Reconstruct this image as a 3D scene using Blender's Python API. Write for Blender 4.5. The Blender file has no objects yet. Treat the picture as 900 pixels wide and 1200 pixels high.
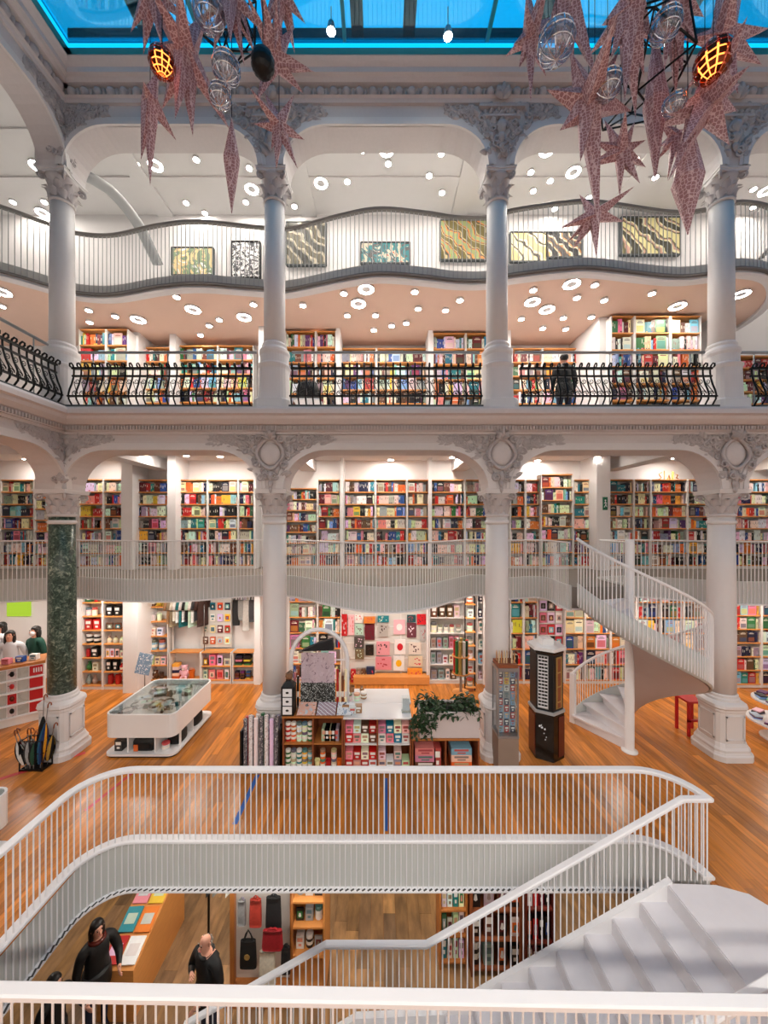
import bpy, bmesh, math, random
from mathutils import Vector, Matrix, Euler
random.seed(11)
S = bpy.context.scene
C = S.collection
# ------------------------------------------------------------------ camera, sky, exposure
EYE = 4.35                      # eye height over the wooden shop floor
FPX = 433.0                     # focal length in pixels of the 900x1200 frame
VX, VY = 445.0, 615.0           # vanishing point of the depth direction
cam = bpy.data.cameras.new('camera'); camo = bpy.data.objects.new('camera', cam); C.objects.link(camo)
camo.location = (0, 0, EYE); camo.rotation_euler = (math.pi/2, 0, 0)
cam.sensor_fit = 'VERTICAL'; cam.sensor_height = 36; cam.sensor_width = 27; cam.lens = 36*FPX/1200
cam.shift_x = (450-VX)/1200; cam.shift_y = (VY-600)/1200
cam.clip_start = .05; S.camera = camo
W = bpy.data.worlds.new('dusk_sky'); S.world = W; W.use_nodes = True
W.node_tree.nodes['Background'].inputs[0].default_value = (.003, .28, .44, 1)
W.node_tree.nodes['Background'].inputs[1].default_value = 2.5
vs = S.view_settings; vs.view_transform = 'Standard'; vs.look = 'None'; vs.gamma = 1; vs.use_curve_mapping = False
vs.exposure = 0.0
S.cycles.use_denoising = True; S.cycles.max_bounces = 8; S.cycles.diffuse_bounces = 4
S.cycles.transparent_max_bounces = 12; S.cycles.sample_clamp_indirect = 6
K_TOP, K_PINK, K_MEZZ, K_GRND, K_LOW, K_NEAR_FILL = 215, 120, 440, 120, 85, 980   # lamp brightness per storey; the last drives the added near-side fill

def P(px, py, d): return Vector(((px-VX)*d/FPX, d, EYE-(py-VY)*d/FPX))      # pixel at a known distance
def F(px, py, z=0.0):                                                      # pixel on a known level
    return P(px, py, (EYE-z)*FPX/(py-VY))
def X_(px, d): return (px-VX)*d/FPX

# ------------------------------------------------------------------ materials
def lin(c): return tuple(((x/12.92) if x <= .04045 else ((x+.055)/1.055)**2.4) for x in c[:3])
MATS = {}
def mat(name, col, rough=.5, metal=0., var=.05, scale=6., bump=0., emit=0., spec=.5, stretch=None):
    m = bpy.data.materials.new(name); m.use_nodes = True; nt = m.node_tree; b = nt.nodes['Principled BSDF']
    c = lin(col); b.inputs['Roughness'].default_value = rough; b.inputs['Metallic'].default_value = metal
    b.inputs['Specular IOR Level'].default_value = spec
    tc = nt.nodes.new('ShaderNodeTexCoord'); mp = nt.nodes.new('ShaderNodeMapping'); nz = nt.nodes.new('ShaderNodeTexNoise')
    if stretch: mp.inputs['Scale'].default_value = stretch
    nz.inputs['Scale'].default_value = scale; nz.inputs['Detail'].default_value = 4
    mx = nt.nodes.new('ShaderNodeMix'); mx.data_type = 'RGBA'
    mx.inputs[6].default_value = (*[max(0, x*(1-var)) for x in c], 1); mx.inputs[7].default_value = (*[min(1, x*(1+var)) for x in c], 1)
    L = nt.links.new
    L(tc.outputs['Object'], mp.inputs[0]); L(mp.outputs[0], nz.inputs['Vector']); L(nz.outputs['Fac'], mx.inputs[0]); L(mx.outputs[2], b.inputs['Base Color'])
    if bump:
        bp = nt.nodes.new('ShaderNodeBump'); bp.inputs['Strength'].default_value = bump; bp.inputs['Distance'].default_value = .01
        L(nz.outputs['Fac'], bp.inputs['Height']); L(bp.outputs[0], b.inputs['Normal'])
    if emit:
        b.inputs['Emission Color'].default_value = (*c, 1); b.inputs['Emission Strength'].default_value = emit
    MATS[name] = m; return m
def attr_mat(name, rough=.5, grain=0., stretch=(1, 1, 1), scale=5., bump=0., spec=.5):
    """colour comes from the mesh's own face colours, with a procedural grain on top"""
    m = bpy.data.materials.new(name); m.use_nodes = True; nt = m.node_tree; b = nt.nodes['Principled BSDF']; L = nt.links.new
    b.inputs['Roughness'].default_value = rough; b.inputs['Specular IOR Level'].default_value = spec
    at = nt.nodes.new('ShaderNodeAttribute'); at.attribute_name = 'col'
    tc = nt.nodes.new('ShaderNodeNewGeometry'); mp = nt.nodes.new('ShaderNodeMapping'); mp.inputs['Scale'].default_value = stretch
    nz = nt.nodes.new('ShaderNodeTexNoise'); nz.inputs['Scale'].default_value = scale; nz.inputs['Detail'].default_value = 5
    rp = nt.nodes.new('ShaderNodeMapRange'); rp.inputs[1].default_value = .3; rp.inputs[2].default_value = .7
    rp.inputs[3].default_value = 1-grain; rp.inputs[4].default_value = 1+grain*.6
    mx = nt.nodes.new('ShaderNodeVectorMath'); mx.operation = 'SCALE'
    L(tc.outputs['Position'], mp.inputs[0]); L(mp.outputs[0], nz.inputs['Vector']); L(nz.outputs['Fac'], rp.inputs[0])
    L(at.outputs['Color'], mx.inputs[0]); L(rp.outputs[0], mx.inputs['Scale']); L(mx.outputs[0], b.inputs['Base Color'])
    if bump:
        bp = nt.nodes.new('ShaderNodeBump'); bp.inputs['Strength'].default_value = bump; bp.inputs['Distance'].default_value = .004
        L(nz.outputs['Fac'], bp.inputs['Height']); L(bp.outputs[0], b.inputs['Normal'])
    MATS[name] = m; return m
def emit_mat(name, col, k):
    m = bpy.data.materials.new(name); m.use_nodes = True; nt = m.node_tree; nt.nodes.remove(nt.nodes['Principled BSDF'])
    e = nt.nodes.new('ShaderNodeEmission'); e.inputs[0].default_value = (*lin(col), 1); e.inputs[1].default_value = k
    nt.links.new(e.outputs[0], nt.nodes['Material Output'].inputs[0]); MATS[name] = m; return m
def glass_mat(name, tint, gloss=.08, rough=.02):
    m = bpy.data.materials.new(name); m.use_nodes = True; nt = m.node_tree; nt.nodes.remove(nt.nodes['Principled BSDF']); L = nt.links.new
    t = nt.nodes.new('ShaderNodeBsdfTransparent'); t.inputs[0].default_value = (*lin(tint), 1)
    g = nt.nodes.new('ShaderNodeBsdfGlossy'); g.inputs['Roughness'].default_value = rough
    lw = nt.nodes.new('ShaderNodeLayerWeight'); lw.inputs[0].default_value = .35
    ad = nt.nodes.new('ShaderNodeMath'); ad.operation = 'MULTIPLY_ADD'; ad.inputs[1].default_value = .45; ad.inputs[2].default_value = gloss
    mx = nt.nodes.new('ShaderNodeMixShader'); L(lw.outputs['Fresnel'], ad.inputs[0]); L(ad.outputs[0], mx.inputs[0])
    L(t.outputs[0], mx.inputs[1]); L(g.outputs[0], mx.inputs[2]); L(mx.outputs[0], nt.nodes['Material Output'].inputs[0]); MATS[name] = m; return m
mat('paint', (.88, .87, .87), .55, var=.02); mat('wall', (.92, .91, .91), .6, var=.015); mat('stucco', (.84, .82, .82), .6, var=.05, scale=20)
mat('rail', (.93, .93, .94), .35, var=.01); mat('fascia', (.78, .79, .78), .6, var=.02); mat('ornament', (.76, .74, .745), .6, var=.12, scale=30)  # ornament: relief shading put into the colour, darker than the stucco it belongs to
mat('pink', (.90, .775, .70), .6, var=.02); mat('rail_grey', (.52, .51, .50), .45, var=.04); mat('bal_grey', (.72, .73, .74), .45, var=.02)
mat('slot', (.26, .26, .26), .8); mat('iron', (.05, .05, .055), .45, .4, var=.2); mat('curb', (.30, .32, .33), .6)
mat('wood_shelf', (.86, .58, .31), .5, var=.16, scale=3, stretch=(2, 2, 14)); mat('wood_dark', (.55, .30, .17), .5, var=.2, scale=3, stretch=(2, 2, 14))
mat('wood_mid', (.72, .45, .22), .45, var=.2, scale=3, stretch=(10, 10, 1.5)); mat('steel', (.62, .63, .64), .3, .8)
mat('shelf_white', (.90, .89, .88), .5, var=.02); mat('back_white', (.84, .83, .81), .6, var=.02); mat('grey_floor', (.50, .47, .44), .6, var=.08)
mat('black', (.035, .035, .04), .45, var=.2); mat('black_gloss', (.03, .032, .035), .18, var=.1); mat('wine', (.36, .14, .11), .25, var=.1)
mat('red', (.74, .10, .13), .4, var=.05); mat('grey_panel', (.66, .66, .66), .5); mat('white_gloss', (.93, .93, .93), .2, var=.01); mat('pinkgrey', (.80, .76, .76), .35, var=.02)
mat('truss', (.02, .08, .11), .7); mat('sky_frame', (.10, .55, .66), .35, var=.05); mat('skin', (.85, .62, .52), .5, var=.06); mat('hair', (.09, .065, .055), .5, var=.4, scale=40)
mat('hair_grey', (.62, .58, .54), .6, var=.2); mat('coat_black', (.045, .045, .05), .6, var=.5, scale=20, bump=.3); mat('cloth_green', (.05, .27, .22), .75, var=.2); mat('cloth_white', (.82, .82, .84), .75, var=.05)
mat('jeans', (.10, .13, .22), .8, var=.2); mat('eye', (.03, .03, .03), .2); mat('lip', (.70, .40, .38), .5); mat('mask_white', (.9, .9, .92), .7)
mat('leaf', (.17, .27, .15), .5, var=.4, scale=4); mat('soil', (.12, .08, .06), .9); mat('taupe', (.56, .49, .44), .5); mat('gold', (.70, .58, .34), .4, .4, var=.3, scale=20)
mat('tape_blue', (.12, .38, .70), .5); mat('tape_red', (.80, .20, .20), .5); mat('brown_card', (.70, .52, .36), .7, var=.08); mat('chain', (.85, .85, .88), .15, .9)
mat('soffit_low', (.70, .68, .66), .6); mat('glow_ball', (.5, .22, .1), .2, .8, var=.6, scale=30)
mat('tread', (.88, .87, .885), .45, var=.04, scale=9)
attr_mat('book', .45, .05, scale=30); attr_mat('goods', .4, .04, scale=20); attr_mat('cloth_attr', .8, .15, scale=25)
attr_mat('floor_wood', .26, .30, stretch=(9, .8, 1), scale=2.2, bump=.12, spec=.5); attr_mat('low_wood', .5, .38, stretch=(5, 1.6, 1), scale=2.0, bump=.2)
glass_mat('sky_glass', (.72, .93, 1.0), .05); glass_mat('case_glass', (.985, 1, 1), .04); glass_mat('crystal', (.95, .97, 1), .22, .08)
def lamp_mat(k): return MATS.get('lamp%g' % k) or emit_mat('lamp%g' % k, (1, .965, .92), k)
def marble():
    m = mat('marble', (.3, .4, .36), .28, scale=13); nt = m.node_tree; nz = [n for n in nt.nodes if n.type == 'TEX_NOISE'][0]
    nz.inputs['Detail'].default_value = 8; nz.inputs['Distortion'].default_value = 1.2; nz.inputs['Roughness'].default_value = .7
    r = nt.nodes.new('ShaderNodeValToRGB'); e = r.color_ramp.elements
    for _ in range(2): e.new(.5)
    for k, (p, c) in enumerate(((.34, (.09, .14, .12)), (.48, (.22, .31, .27)), (.56, (.38, .45, .40)), (.68, (.72, .76, .68)))): e[k].position = p; e[k].color = (*lin(c), 1)
    nt.links.new(nz.outputs['Fac'], r.inputs[0]); nt.links.new(r.outputs[0], nt.nodes['Principled BSDF'].inputs['Base Color'])
marble()
def lattice(name, col, line, scale):
    m = mat(name, col, .55, var=.1); nt = m.node_tree; b = nt.nodes['Principled BSDF']
    old = [n for n in nt.nodes if n.type == 'MIX'][0]; tc = [n for n in nt.nodes if n.type == 'TEX_COORD'][0]
    v = nt.nodes.new('ShaderNodeTexVoronoi'); v.feature = 'DISTANCE_TO_EDGE'; v.inputs['Scale'].default_value = scale; v.inputs['Randomness'].default_value = .45
    r = nt.nodes.new('ShaderNodeMapRange'); r.inputs[1].default_value = .06; r.inputs[2].default_value = .11; r.inputs[3].default_value = 1; r.inputs[4].default_value = 0
    mx = nt.nodes.new('ShaderNodeMix'); mx.data_type = 'RGBA'; mx.inputs[7].default_value = (*lin(line), 1)
    L = nt.links.new; L(tc.outputs['Object'], v.inputs['Vector']); L(v.outputs['Distance'], r.inputs[0]); L(r.outputs[0], mx.inputs[0]); L(old.outputs[2], mx.inputs[6]); L(mx.outputs[2], b.inputs['Base Color'])
lattice('star', (.66, .49, .52), (.88, .78, .80), 27)
def pattern(name, cols, scale, distort=2., feat='noise'):
    m = bpy.data.materials.new(name); m.use_nodes = True; nt = m.node_tree; b = nt.nodes['Principled BSDF']; L = nt.links.new; b.inputs['Roughness'].default_value = .6
    tc = nt.nodes.new('ShaderNodeTexCoord')
    if feat == 'wave': t = nt.nodes.new('ShaderNodeTexWave'); t.bands_direction = 'DIAGONAL'; t.inputs['Distortion'].default_value = distort*3; t.inputs['Detail'].default_value = 3
    else: t = nt.nodes.new('ShaderNodeTexNoise'); t.inputs['Distortion'].default_value = distort; t.inputs['Detail'].default_value = 4
    t.inputs['Scale'].default_value = scale
    r = nt.nodes.new('ShaderNodeValToRGB'); r.color_ramp.interpolation = 'CONSTANT'
    n = len(cols)
    while len(r.color_ramp.elements) < n: r.color_ramp.elements.new(.5)
    for i, c in enumerate(cols):
        r.color_ramp.elements[i].position = 0 if i == 0 else (.30+.4*(i-.5)/(n-1) if feat != 'wave' else i/n); r.color_ramp.elements[i].color = (*lin(c), 1)
    L(tc.outputs['Object'], t.inputs['Vector']); L(t.outputs['Fac'], r.inputs[0]); L(r.outputs[0], b.inputs['Base Color']); MATS[name] = m; return m

# ------------------------------------------------------------------ mesh builder
WL = {}                                            # world position of each root
class MB:
    def __init__(s): s.v, s.f, s.c, s.m, s.any = [], [], [], [], False
    def add(s, vs, fs, col=None, mi=0):
        o = len(s.v); s.v += [tuple(v) for v in vs]; s.f += [tuple(i+o for i in f) for f in fs]
        if col is not None: s.any = True
        s.c += [col or (1, 1, 1)]*len(fs); s.m += [mi]*len(fs); return s
    def box(s, x0, x1, y0, y1, z0, z1, col=None, top=None, mi=0):
        vs = [(x0,y0,z0),(x1,y0,z0),(x1,y1,z0),(x0,y1,z0),(x0,y0,z1),(x1,y0,z1),(x1,y1,z1),(x0,y1,z1)]
        s.add(vs, [(0,3,2,1),(0,1,5,4),(1,2,6,5),(2,3,7,6),(3,0,4,7)], col, mi); o = len(s.v)-8
        s.f.append((o+4,o+5,o+6,o+7)); s.c.append(top or col or (1,1,1)); s.m.append(mi); return s
    def obox(s, c, size, rot=(0,0,0), col=None, mi=0):
        a, b, d = [x/2 for x in size]; R = Euler(rot).to_matrix(); c = Vector(c)
        vs = [c+R@Vector(p) for p in ((-a,-b,-d),(a,-b,-d),(a,b,-d),(-a,b,-d),(-a,-b,d),(a,-b,d),(a,b,d),(-a,b,d))]
        return s.add(vs, [(0,3,2,1),(0,1,5,4),(1,2,6,5),(2,3,7,6),(3,0,4,7),(4,5,6,7)], col, mi)
    def prism(s, poly, z0, z1, col=None, mi=0):
        n = len(poly); vs = [(p[0],p[1],z0) for p in poly]+[(p[0],p[1],z1) for p in poly]
        return s.add(vs, [tuple(range(n-1,-1,-1)), tuple(range(n,2*n))]+[(i,(i+1)%n,n+(i+1)%n,n+i) for i in range(n)], col, mi)
    def tube(s, pts, r, n=6, closed=False, col=None, mi=0, flat=1.):
        pts = [Vector(p) for p in pts]; k = len(pts); vs = []; up = None
        for i, p in enumerate(pts):
            t = (pts[(i+1)%k]-pts[i-1]) if closed else (pts[min(i+1,k-1)]-pts[max(i-1,0)])
            t = t.normalized() if t.length > 1e-9 else Vector((0,0,1))
            if up is None: up = Vector((0,0,1)) if abs(t.z) < .9 else Vector((1,0,0))
            a = t.cross(up); a = a.normalized() if a.length > 1e-6 else t.orthogonal().normalized()
            b = a.cross(t); up = b; rr = r[i] if isinstance(r, (list, tuple)) else r
            for j in range(n):
                th = 2*math.pi*j/n; vs.append(p+a*math.cos(th)*rr+b*math.sin(th)*rr*flat)
        fs = []
        for i in range(k if closed else k-1):
            q = (i+1)%k
            for j in range(n): fs.append((i*n+j, i*n+(j+1)%n, q*n+(j+1)%n, q*n+j))
        if not closed: fs += [tuple(range(n-1,-1,-1)), tuple((k-1)*n+j for j in range(n))]
        return s.add(vs, fs, col, mi)
    def lathe(s, prof, n=16, c=(0,0,0), sq=None, col=None, mi=0, ph=0.):
        """prof: (radius, z); sq: list of squareness per ring (1 = square plan)"""
        vs = []; k = len(prof)
        for i, (r, z) in enumerate(prof):
            q = sq[i] if sq else 0
            for j in range(n):
                th = 2*math.pi*j/n+ph; ct, st = math.cos(th), math.sin(th); m = max(abs(ct), abs(st)); f = 1+(min(1/m, 1.22)-1)*q
                vs.append((c[0]+r*ct*f, c[1]+r*st*f, c[2]+z))
        fs = [(i*n+j, i*n+(j+1)%n, (i+1)*n+(j+1)%n, (i+1)*n+j) for i in range(k-1) for j in range(n)]
        fs += [tuple(range(n-1,-1,-1)), tuple((k-1)*n+j for j in range(n))]
        return s.add(vs, fs, col, mi)
    def ell(s, c, r, n=8, m=5, rot=None, col=None, mi=0):
        c = Vector(c); R = Euler(rot).to_matrix() if rot else Matrix.Identity(3); vs = [c+R@Vector((0,0,-r[2]))]
        for i in range(1, m):
            ph = -math.pi/2+math.pi*i/m
            for j in range(n):
                th = 2*math.pi*j/n; vs.append(c+R@Vector((r[0]*math.cos(ph)*math.cos(th), r[1]*math.cos(ph)*math.sin(th), r[2]*math.sin(ph))))
        vs.append(c+R@Vector((0,0,r[2]))); e = len(vs)-1
        fs = [(0, 1+(j+1)%n, 1+j) for j in range(n)]
        for i in range(m-2):
            for j in range(n): fs.append((1+i*n+j, 1+i*n+(j+1)%n, 1+(i+1)*n+(j+1)%n, 1+(i+1)*n+j))
        fs += [(1+(m-2)*n+j, 1+(m-2)*n+(j+1)%n, e) for j in range(n)]
        return s.add(vs, fs, col, mi)
    def sweep(s, path, prof, col=None, mi=0, closed=False):
        """prof: closed list of (side, up); the section stays upright along the path"""
        path = [Vector(p) for p in path]; k = len(path); n = len(prof); vs = []
        for i, p in enumerate(path):
            a = path[i-1] if (closed or i) else p; b = path[(i+1)%k] if (closed or i < k-1) else p
            def dirn(u, v):
                t = Vector((v.x-u.x, v.y-u.y, 0)); return t.normalized() if t.length > 1e-7 else None
            t0, t1 = dirn(a, p), dirn(p, b); t0 = t0 or t1; t1 = t1 or t0; t = (t0+t1); t = t.normalized() if t.length > 1e-6 else t1
            sd = Vector((t.y, -t.x, 0)); k_ = 1/max(.5, math.sqrt(max(0, (1+t0.dot(t1))/2)))
            for q in prof: vs.append(p+sd*q[0]*k_+Vector((0,0,q[1])))
        fs = [(i*n+j, i*n+(j+1)%n, ((i+1)%k)*n+(j+1)%n, ((i+1)%k)*n+j) for i in range(k if closed else k-1) for j in range(n)]
        if not closed: fs += [tuple(range(n-1,-1,-1)), tuple((k-1)*n+j for j in range(n))]
        return s.add(vs, fs, col, mi)
    def xf(s, fn): s.v = [tuple(fn(Vector(v))) for v in s.v]; return s
    def join(s, o, fn=None):
        s.any = s.any or o.any; k = len(s.v); s.v += [tuple(fn(Vector(v))) if fn else v for v in o.v]
        s.f += [tuple(i+k for i in f) for f in o.f]; s.c += o.c; s.m += o.m; return s
    def mesh(s, name, m, smooth=False, off=Vector((0,0,0))):
        me = bpy.data.meshes.new(name); me.from_pydata([(v[0]-off[0], v[1]-off[1], v[2]-off[2]) for v in s.v], [], s.f)
        for q in (m if isinstance(m, (list, tuple)) else [m]): me.materials.append(MATS[q])
        if any(s.m): me.polygons.foreach_set('material_index', s.m)
        if s.any:
            a = me.color_attributes.new('col', 'FLOAT_COLOR', 'CORNER'); d = []
            for f, c in zip(s.f, s.c): d += [*lin(c), 1.]*len(f)
            a.data.foreach_set('color', d)
        if smooth: me.polygons.foreach_set('use_smooth', [True]*len(s.f))
        me.update(); return me
    def build(s, name, m, parent=None, smooth=False, kind=None):
        off = WL.get(parent.name, Vector((0,0,0))) if parent else Vector((0,0,0))
        o = bpy.data.objects.new(name, s.mesh(name, m, smooth, off)); C.objects.link(o)
        if parent: o.parent = parent; WL[o.name] = off
        else: WL[o.name] = Vector((0,0,0))
        if kind: o['kind'] = kind
        return o
    def at(s, name, m, loc, label=None, cat=None, group=None, smooth=False, parent=None):
        """one-mesh thing whose origin sits at loc"""
        loc = Vector(loc); o = bpy.data.objects.new(name, s.mesh(name, m, smooth, loc)); C.objects.link(o); o.location = loc; WL[o.name] = loc
        return tag(o, label, cat, group)
def tag(o, label=None, cat=None, group=None, kind=None):
    if label: o['label'] = label
    if cat: o['category'] = cat
    if group: o['group'] = group
    if kind: o['kind'] = kind
    return o
def root(name, label, cat, loc=(0,0,0), group=None):
    o = bpy.data.objects.new(name, None); C.objects.link(o); o.location = loc; o.empty_display_size = .1; WL[o.name] = Vector(loc)
    return tag(o, label, cat, group)
def inst(name, me, parent, loc=(0,0,0), rot=(0,0,0), sc=(1,1,1)):
    """copy of shared mesh; loc in world coordinates"""
    o = bpy.data.objects.new(name, me); C.objects.link(o); off = WL.get(parent.name, Vector((0,0,0))) if parent else Vector((0,0,0))
    o.location = Vector(loc)-off; o.rotation_euler = rot; o.scale = sc
    if parent: o.parent = parent
    return o
def struct(o): o['kind'] = 'structure'; return o
def spline(pts, step=.08):
    """Catmull-Rom through pts"""
    pts = [Vector(p) for p in pts]; out = []
    for i in range(len(pts)-1):
        a, b, c, d = pts[max(i-1,0)], pts[i], pts[i+1], pts[min(i+2,len(pts)-1)]; n = max(2, int((c-b).length/step))
        for j in range(n):
            t = j/n; out.append(.5*((2*b)+(c-a)*t+(2*a-5*b+4*c-d)*t*t+(3*b-a-3*c+d)*t**3))
    return out+[pts[-1]]
def resample(path, step):
    path = [Vector(p) for p in path]; out = [path[0].copy()]; need = step
    for i in range(len(path)-1):
        a, b = path[i], path[i+1]; L = (b-a).length; pos = 0
        while L-pos >= need: pos += need; out.append(a.lerp(b, pos/L)); need = step
        need -= L-pos
    return out
def offset(path, d):
    path = [Vector(p) for p in path]; out = []
    for i, p in enumerate(path):
        t = path[min(i+1,len(path)-1)]-path[max(i-1,0)]; t.z = 0; t.normalize(); out.append(p+Vector((t.y,-t.x,0))*d)
    return out
def rect(w, h, z=0.): return [(-w/2, z), (w/2, z), (w/2, z+h), (-w/2, z+h)]
def rrect(w, h, z=0., b=.012): return [(-w/2+b, z), (w/2-b, z), (w/2, z+b), (w/2, z+h-b), (w/2-b, z+h), (-w/2+b, z+h), (-w/2, z+h-b), (-w/2, z+b)]
def arc(cx, cy, r, a0, a1, n=8, z=0.): return [Vector((cx+r*math.cos(math.radians(a0+(a1-a0)*i/n)), cy+r*math.sin(math.radians(a0+(a1-a0)*i/n)), z)) for i in range(n+1)]
ORD = ['first','second','third','fourth','fifth','sixth','seventh','eighth','ninth','tenth','eleventh','twelfth','thirteenth','fourteenth','fifteenth','sixteenth','seventeenth','eighteenth','nineteenth','twentieth','twenty-first','twenty-second','twenty-third','twenty-fourth','twenty-fifth']
# ------------------------------------------------------------------ levels and the room shell
ZL, ZM, ZG, ZB = -3.12, 3.15, 6.45, 9.66        # lower shop, mezzanine, gallery, top balcony floors
ZCM, ZCG, ZCT, ZSK = 6.18, 9.46, 13.2, 12.62    # ceilings of mezzanine, gallery, top; skylight
YC = 7.1; XL = -6.1                             # column lines: back arcade, left arcade
COLX = [-6.1, -2.02, 2.25, 6.56, 10.85]
XW0, XW1, YW, YF = -11.6, 11.6, 10.55, -6.0
def wallbox(name, *b, m='wall'): return struct(MB().box(*b).build(name, m))
wallbox('wall_back', XW0, XW1, YW, YW+.2, ZL, 14); wallbox('wall_left', XW0-.2, XW0, YF, YW+.2, ZL, 14)
wallbox('wall_right', XW1, XW1+.2, YF, YW+.2, ZL, 14); wallbox('wall_front', XW0, XW1, YF-.2, YF, ZL, 14)

# hole in the shop floor, with rounded corners
HX0, HX1, HY0, HY1, HR = -3.9, 4.04, 2.62, 5.09, .55
hole = arc(HX1-HR, HY1-HR, HR, 0, 90, 8)+arc(HX0+HR, HY1-HR, HR, 90, 180, 8)+arc(HX0+HR, HY0+HR+.06, HR, 180, 270, 8)
hole_full = hole+[Vector((HX1, HY0, 0))]
fl = MB()
ZS = -.02
fl.box(XW0, XW1, HY1, YW, -.62, ZS); fl.box(XW0, XW1, YF, HY0, -.62, ZS); fl.box(XW0, HX0, HY0, HY1, -.62, ZS); fl.box(HX1, XW1, HY0, HY1, -.62, ZS)
for pts, cr in ((arc(HX1-HR, HY1-HR, HR, 0, 90, 8), (HX1, HY1)), (arc(HX0+HR, HY1-HR, HR, 90, 180, 8), (HX0, HY1)), (arc(HX0+HR, HY0+HR, HR, 180, 270, 8), (HX0, HY0))):
    fl.prism([(p.x, p.y) for p in pts]+[cr], -.62, ZS)
floor = struct(fl.build('floor', 'wood_mid'))
def hole_y(x):
    """depth range of the hole at x, or None"""
    if x <= HX0 or x >= HX1: return None
    e = 0
    if x < HX0+HR: e = HR-math.sqrt(max(0, HR*HR-(HX0+HR-x)**2))
    if x > HX1-HR: e = HR-math.sqrt(max(0, HR*HR-(x-HX1+HR)**2))
    return HY0, HY1-e
def scr(x, y, z): return (VX+x*FPX/max(y,.3), VY-(z-EYE)*FPX/max(y,.3))
def pieces(name, boxes, parent, m, limit, lab=None):
    """boxes: (x0,x1,y0,y1,z0,z1,colour,size) - the largest in view become parts, the rest one stuff part"""
    boxes = sorted(boxes, key=lambda b: -b[7]); rest = MB()
    for i, b in enumerate(boxes):
        if i < limit:
            MB().box(*b[:6], col=b[6]).build(name, m, parent)
        else: rest.box(*b[:6], col=b[6])
    if rest.v:
        o = rest.build(name, m, parent); o['kind'] = 'stuff'
def plank_color(base, v):
    k = 1+random.uniform(-v, v); h = random.uniform(-.03, .03); return tuple(min(1, max(0, c*k+h*s)) for c, s in zip(base, (.6, .2, -.6)))
bx = []; x = -9.6; W_ = .128
while x < 9.6:
    segs = [(HY0-.6, 10.45)]; hy = hole_y(x+W_/2)
    if hy: segs = [(HY0-.6, hy[0]), (hy[1], 10.45)]
    for a, b in segs:
        y = a; first = random.uniform(.5, 2.2)
        while y < b-.01:
            e = min(b, y+(first if y == a else random.uniform(1.5, 2.6)))
            if b-e < .3: e = b
            xc = x+W_/2; u, w = scr(xc, (y+e)/2, 0); vis = 1 if (-40 < u < 940 and w < 1180 and e > 3) else .01
            bx.append((x+.0015, x+W_-.0015, y+.001, e-.001, ZS, random.uniform(-.0008, .0008), plank_color((.78, .49, .215), .13), vis*W_*(e-y)/((y+e)/2)**3)); y = e
    x += W_
pieces('plank', bx, floor, 'floor_wood', 290)
# floor of the shop below, seen through the hole
lf = struct(MB().box(XW0, XW1, YF, YW, ZL-.2, ZL-.02).build('floor_lower', 'wood_mid')); bx = []
x = -8.9
while x < 6:
    y = 4.2
    while y < 10.5:
        e = y+random.uniform(1.2, 2.2); e = min(e, 10.54)
        bx.append((x+.002, x+.228, y, e-.003, ZL-.02, ZL, plank_color((.62, .47, .31), .16), 1/max(.5, abs(y-6.3)+abs(x)*.3))); y = e
    x += .23
pieces('plank', bx, lf, 'low_wood', 140)
struct(MB().box(XW0, XW1, HY1+.03, YW, -.70, -.62).box(XW0, HX0-.03, YF, HY1, -.70, -.62).box(HX1+.02, XW1, YF, HY1, -.70, -.62).box(HX0, HX1, YF, HY0-.03, -.70, -.62).build('ceiling_lower', 'soffit_low'))

# ------------------------------------------------------------------ wavy mezzanine and top balcony
def px_path(rows, z): return [Vector((X_(u, d), d, z)) for u, d in rows]
mz_l = spline([Vector((-11.6, 6.4, 0)), Vector((-9.6, 7.1, 0))]+px_path([(0, 7.85), (50, 8.07), (93, 8.3), (150, 7.95), (215, 7.95), (290, 8.5), (340, 8.5), (400, 7.35), (455, 6.9), (507, 7.4), (555, 8.65), (592, 8.2), (625, 8.4)], 0)+[Vector((3.72, 8.1, 0)), Vector((3.66, 7.6, 0)), Vector((3.65, 7.12, 0))], .1)
mz_r = [Vector((4.86, 7.3, 0)), Vector((4.86, 8.1, 0))]+spline([Vector((4.95, 8.3, 0)), Vector((5.4, 8.45, 0)), Vector((5.9, 8.42, 0)), Vector((6.7, 7.95, 0)), Vector((7.34, 7.64, 0)), Vector((8.5, 7.6, 0)), Vector((11.6, 7.6, 0))], .1)
SPX, SPY = 4.8, 7.1                                                # spiral stair post
slab = [(p.x, p.y) for p in offset(mz_l, -.05)]+[(4.72, 7.16)]+[(p.x, p.y) for p in offset(mz_r, -.05)]+[(XW1, YW), (XW0, YW)]
struct(MB().prism(slab, 2.74, ZM).build('floor_mezzanine', ['grey_floor']))
cb = MB().prism(slab, 2.70, 2.74); struct(cb.build('ceiling_ground', 'wall'))
bal_mesh = MB().lathe([(.0085, 0), (.0085, 1)], 6).mesh('baluster', 'rail'); bal_grey = MB().lathe([(.008, 0), (.008, 1)], 6).mesh('baluster', 'bal_grey')
bal_fine = MB().lathe([(.0075, 0), (.0075, 1)], 6).mesh('baluster', 'rail')
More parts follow.
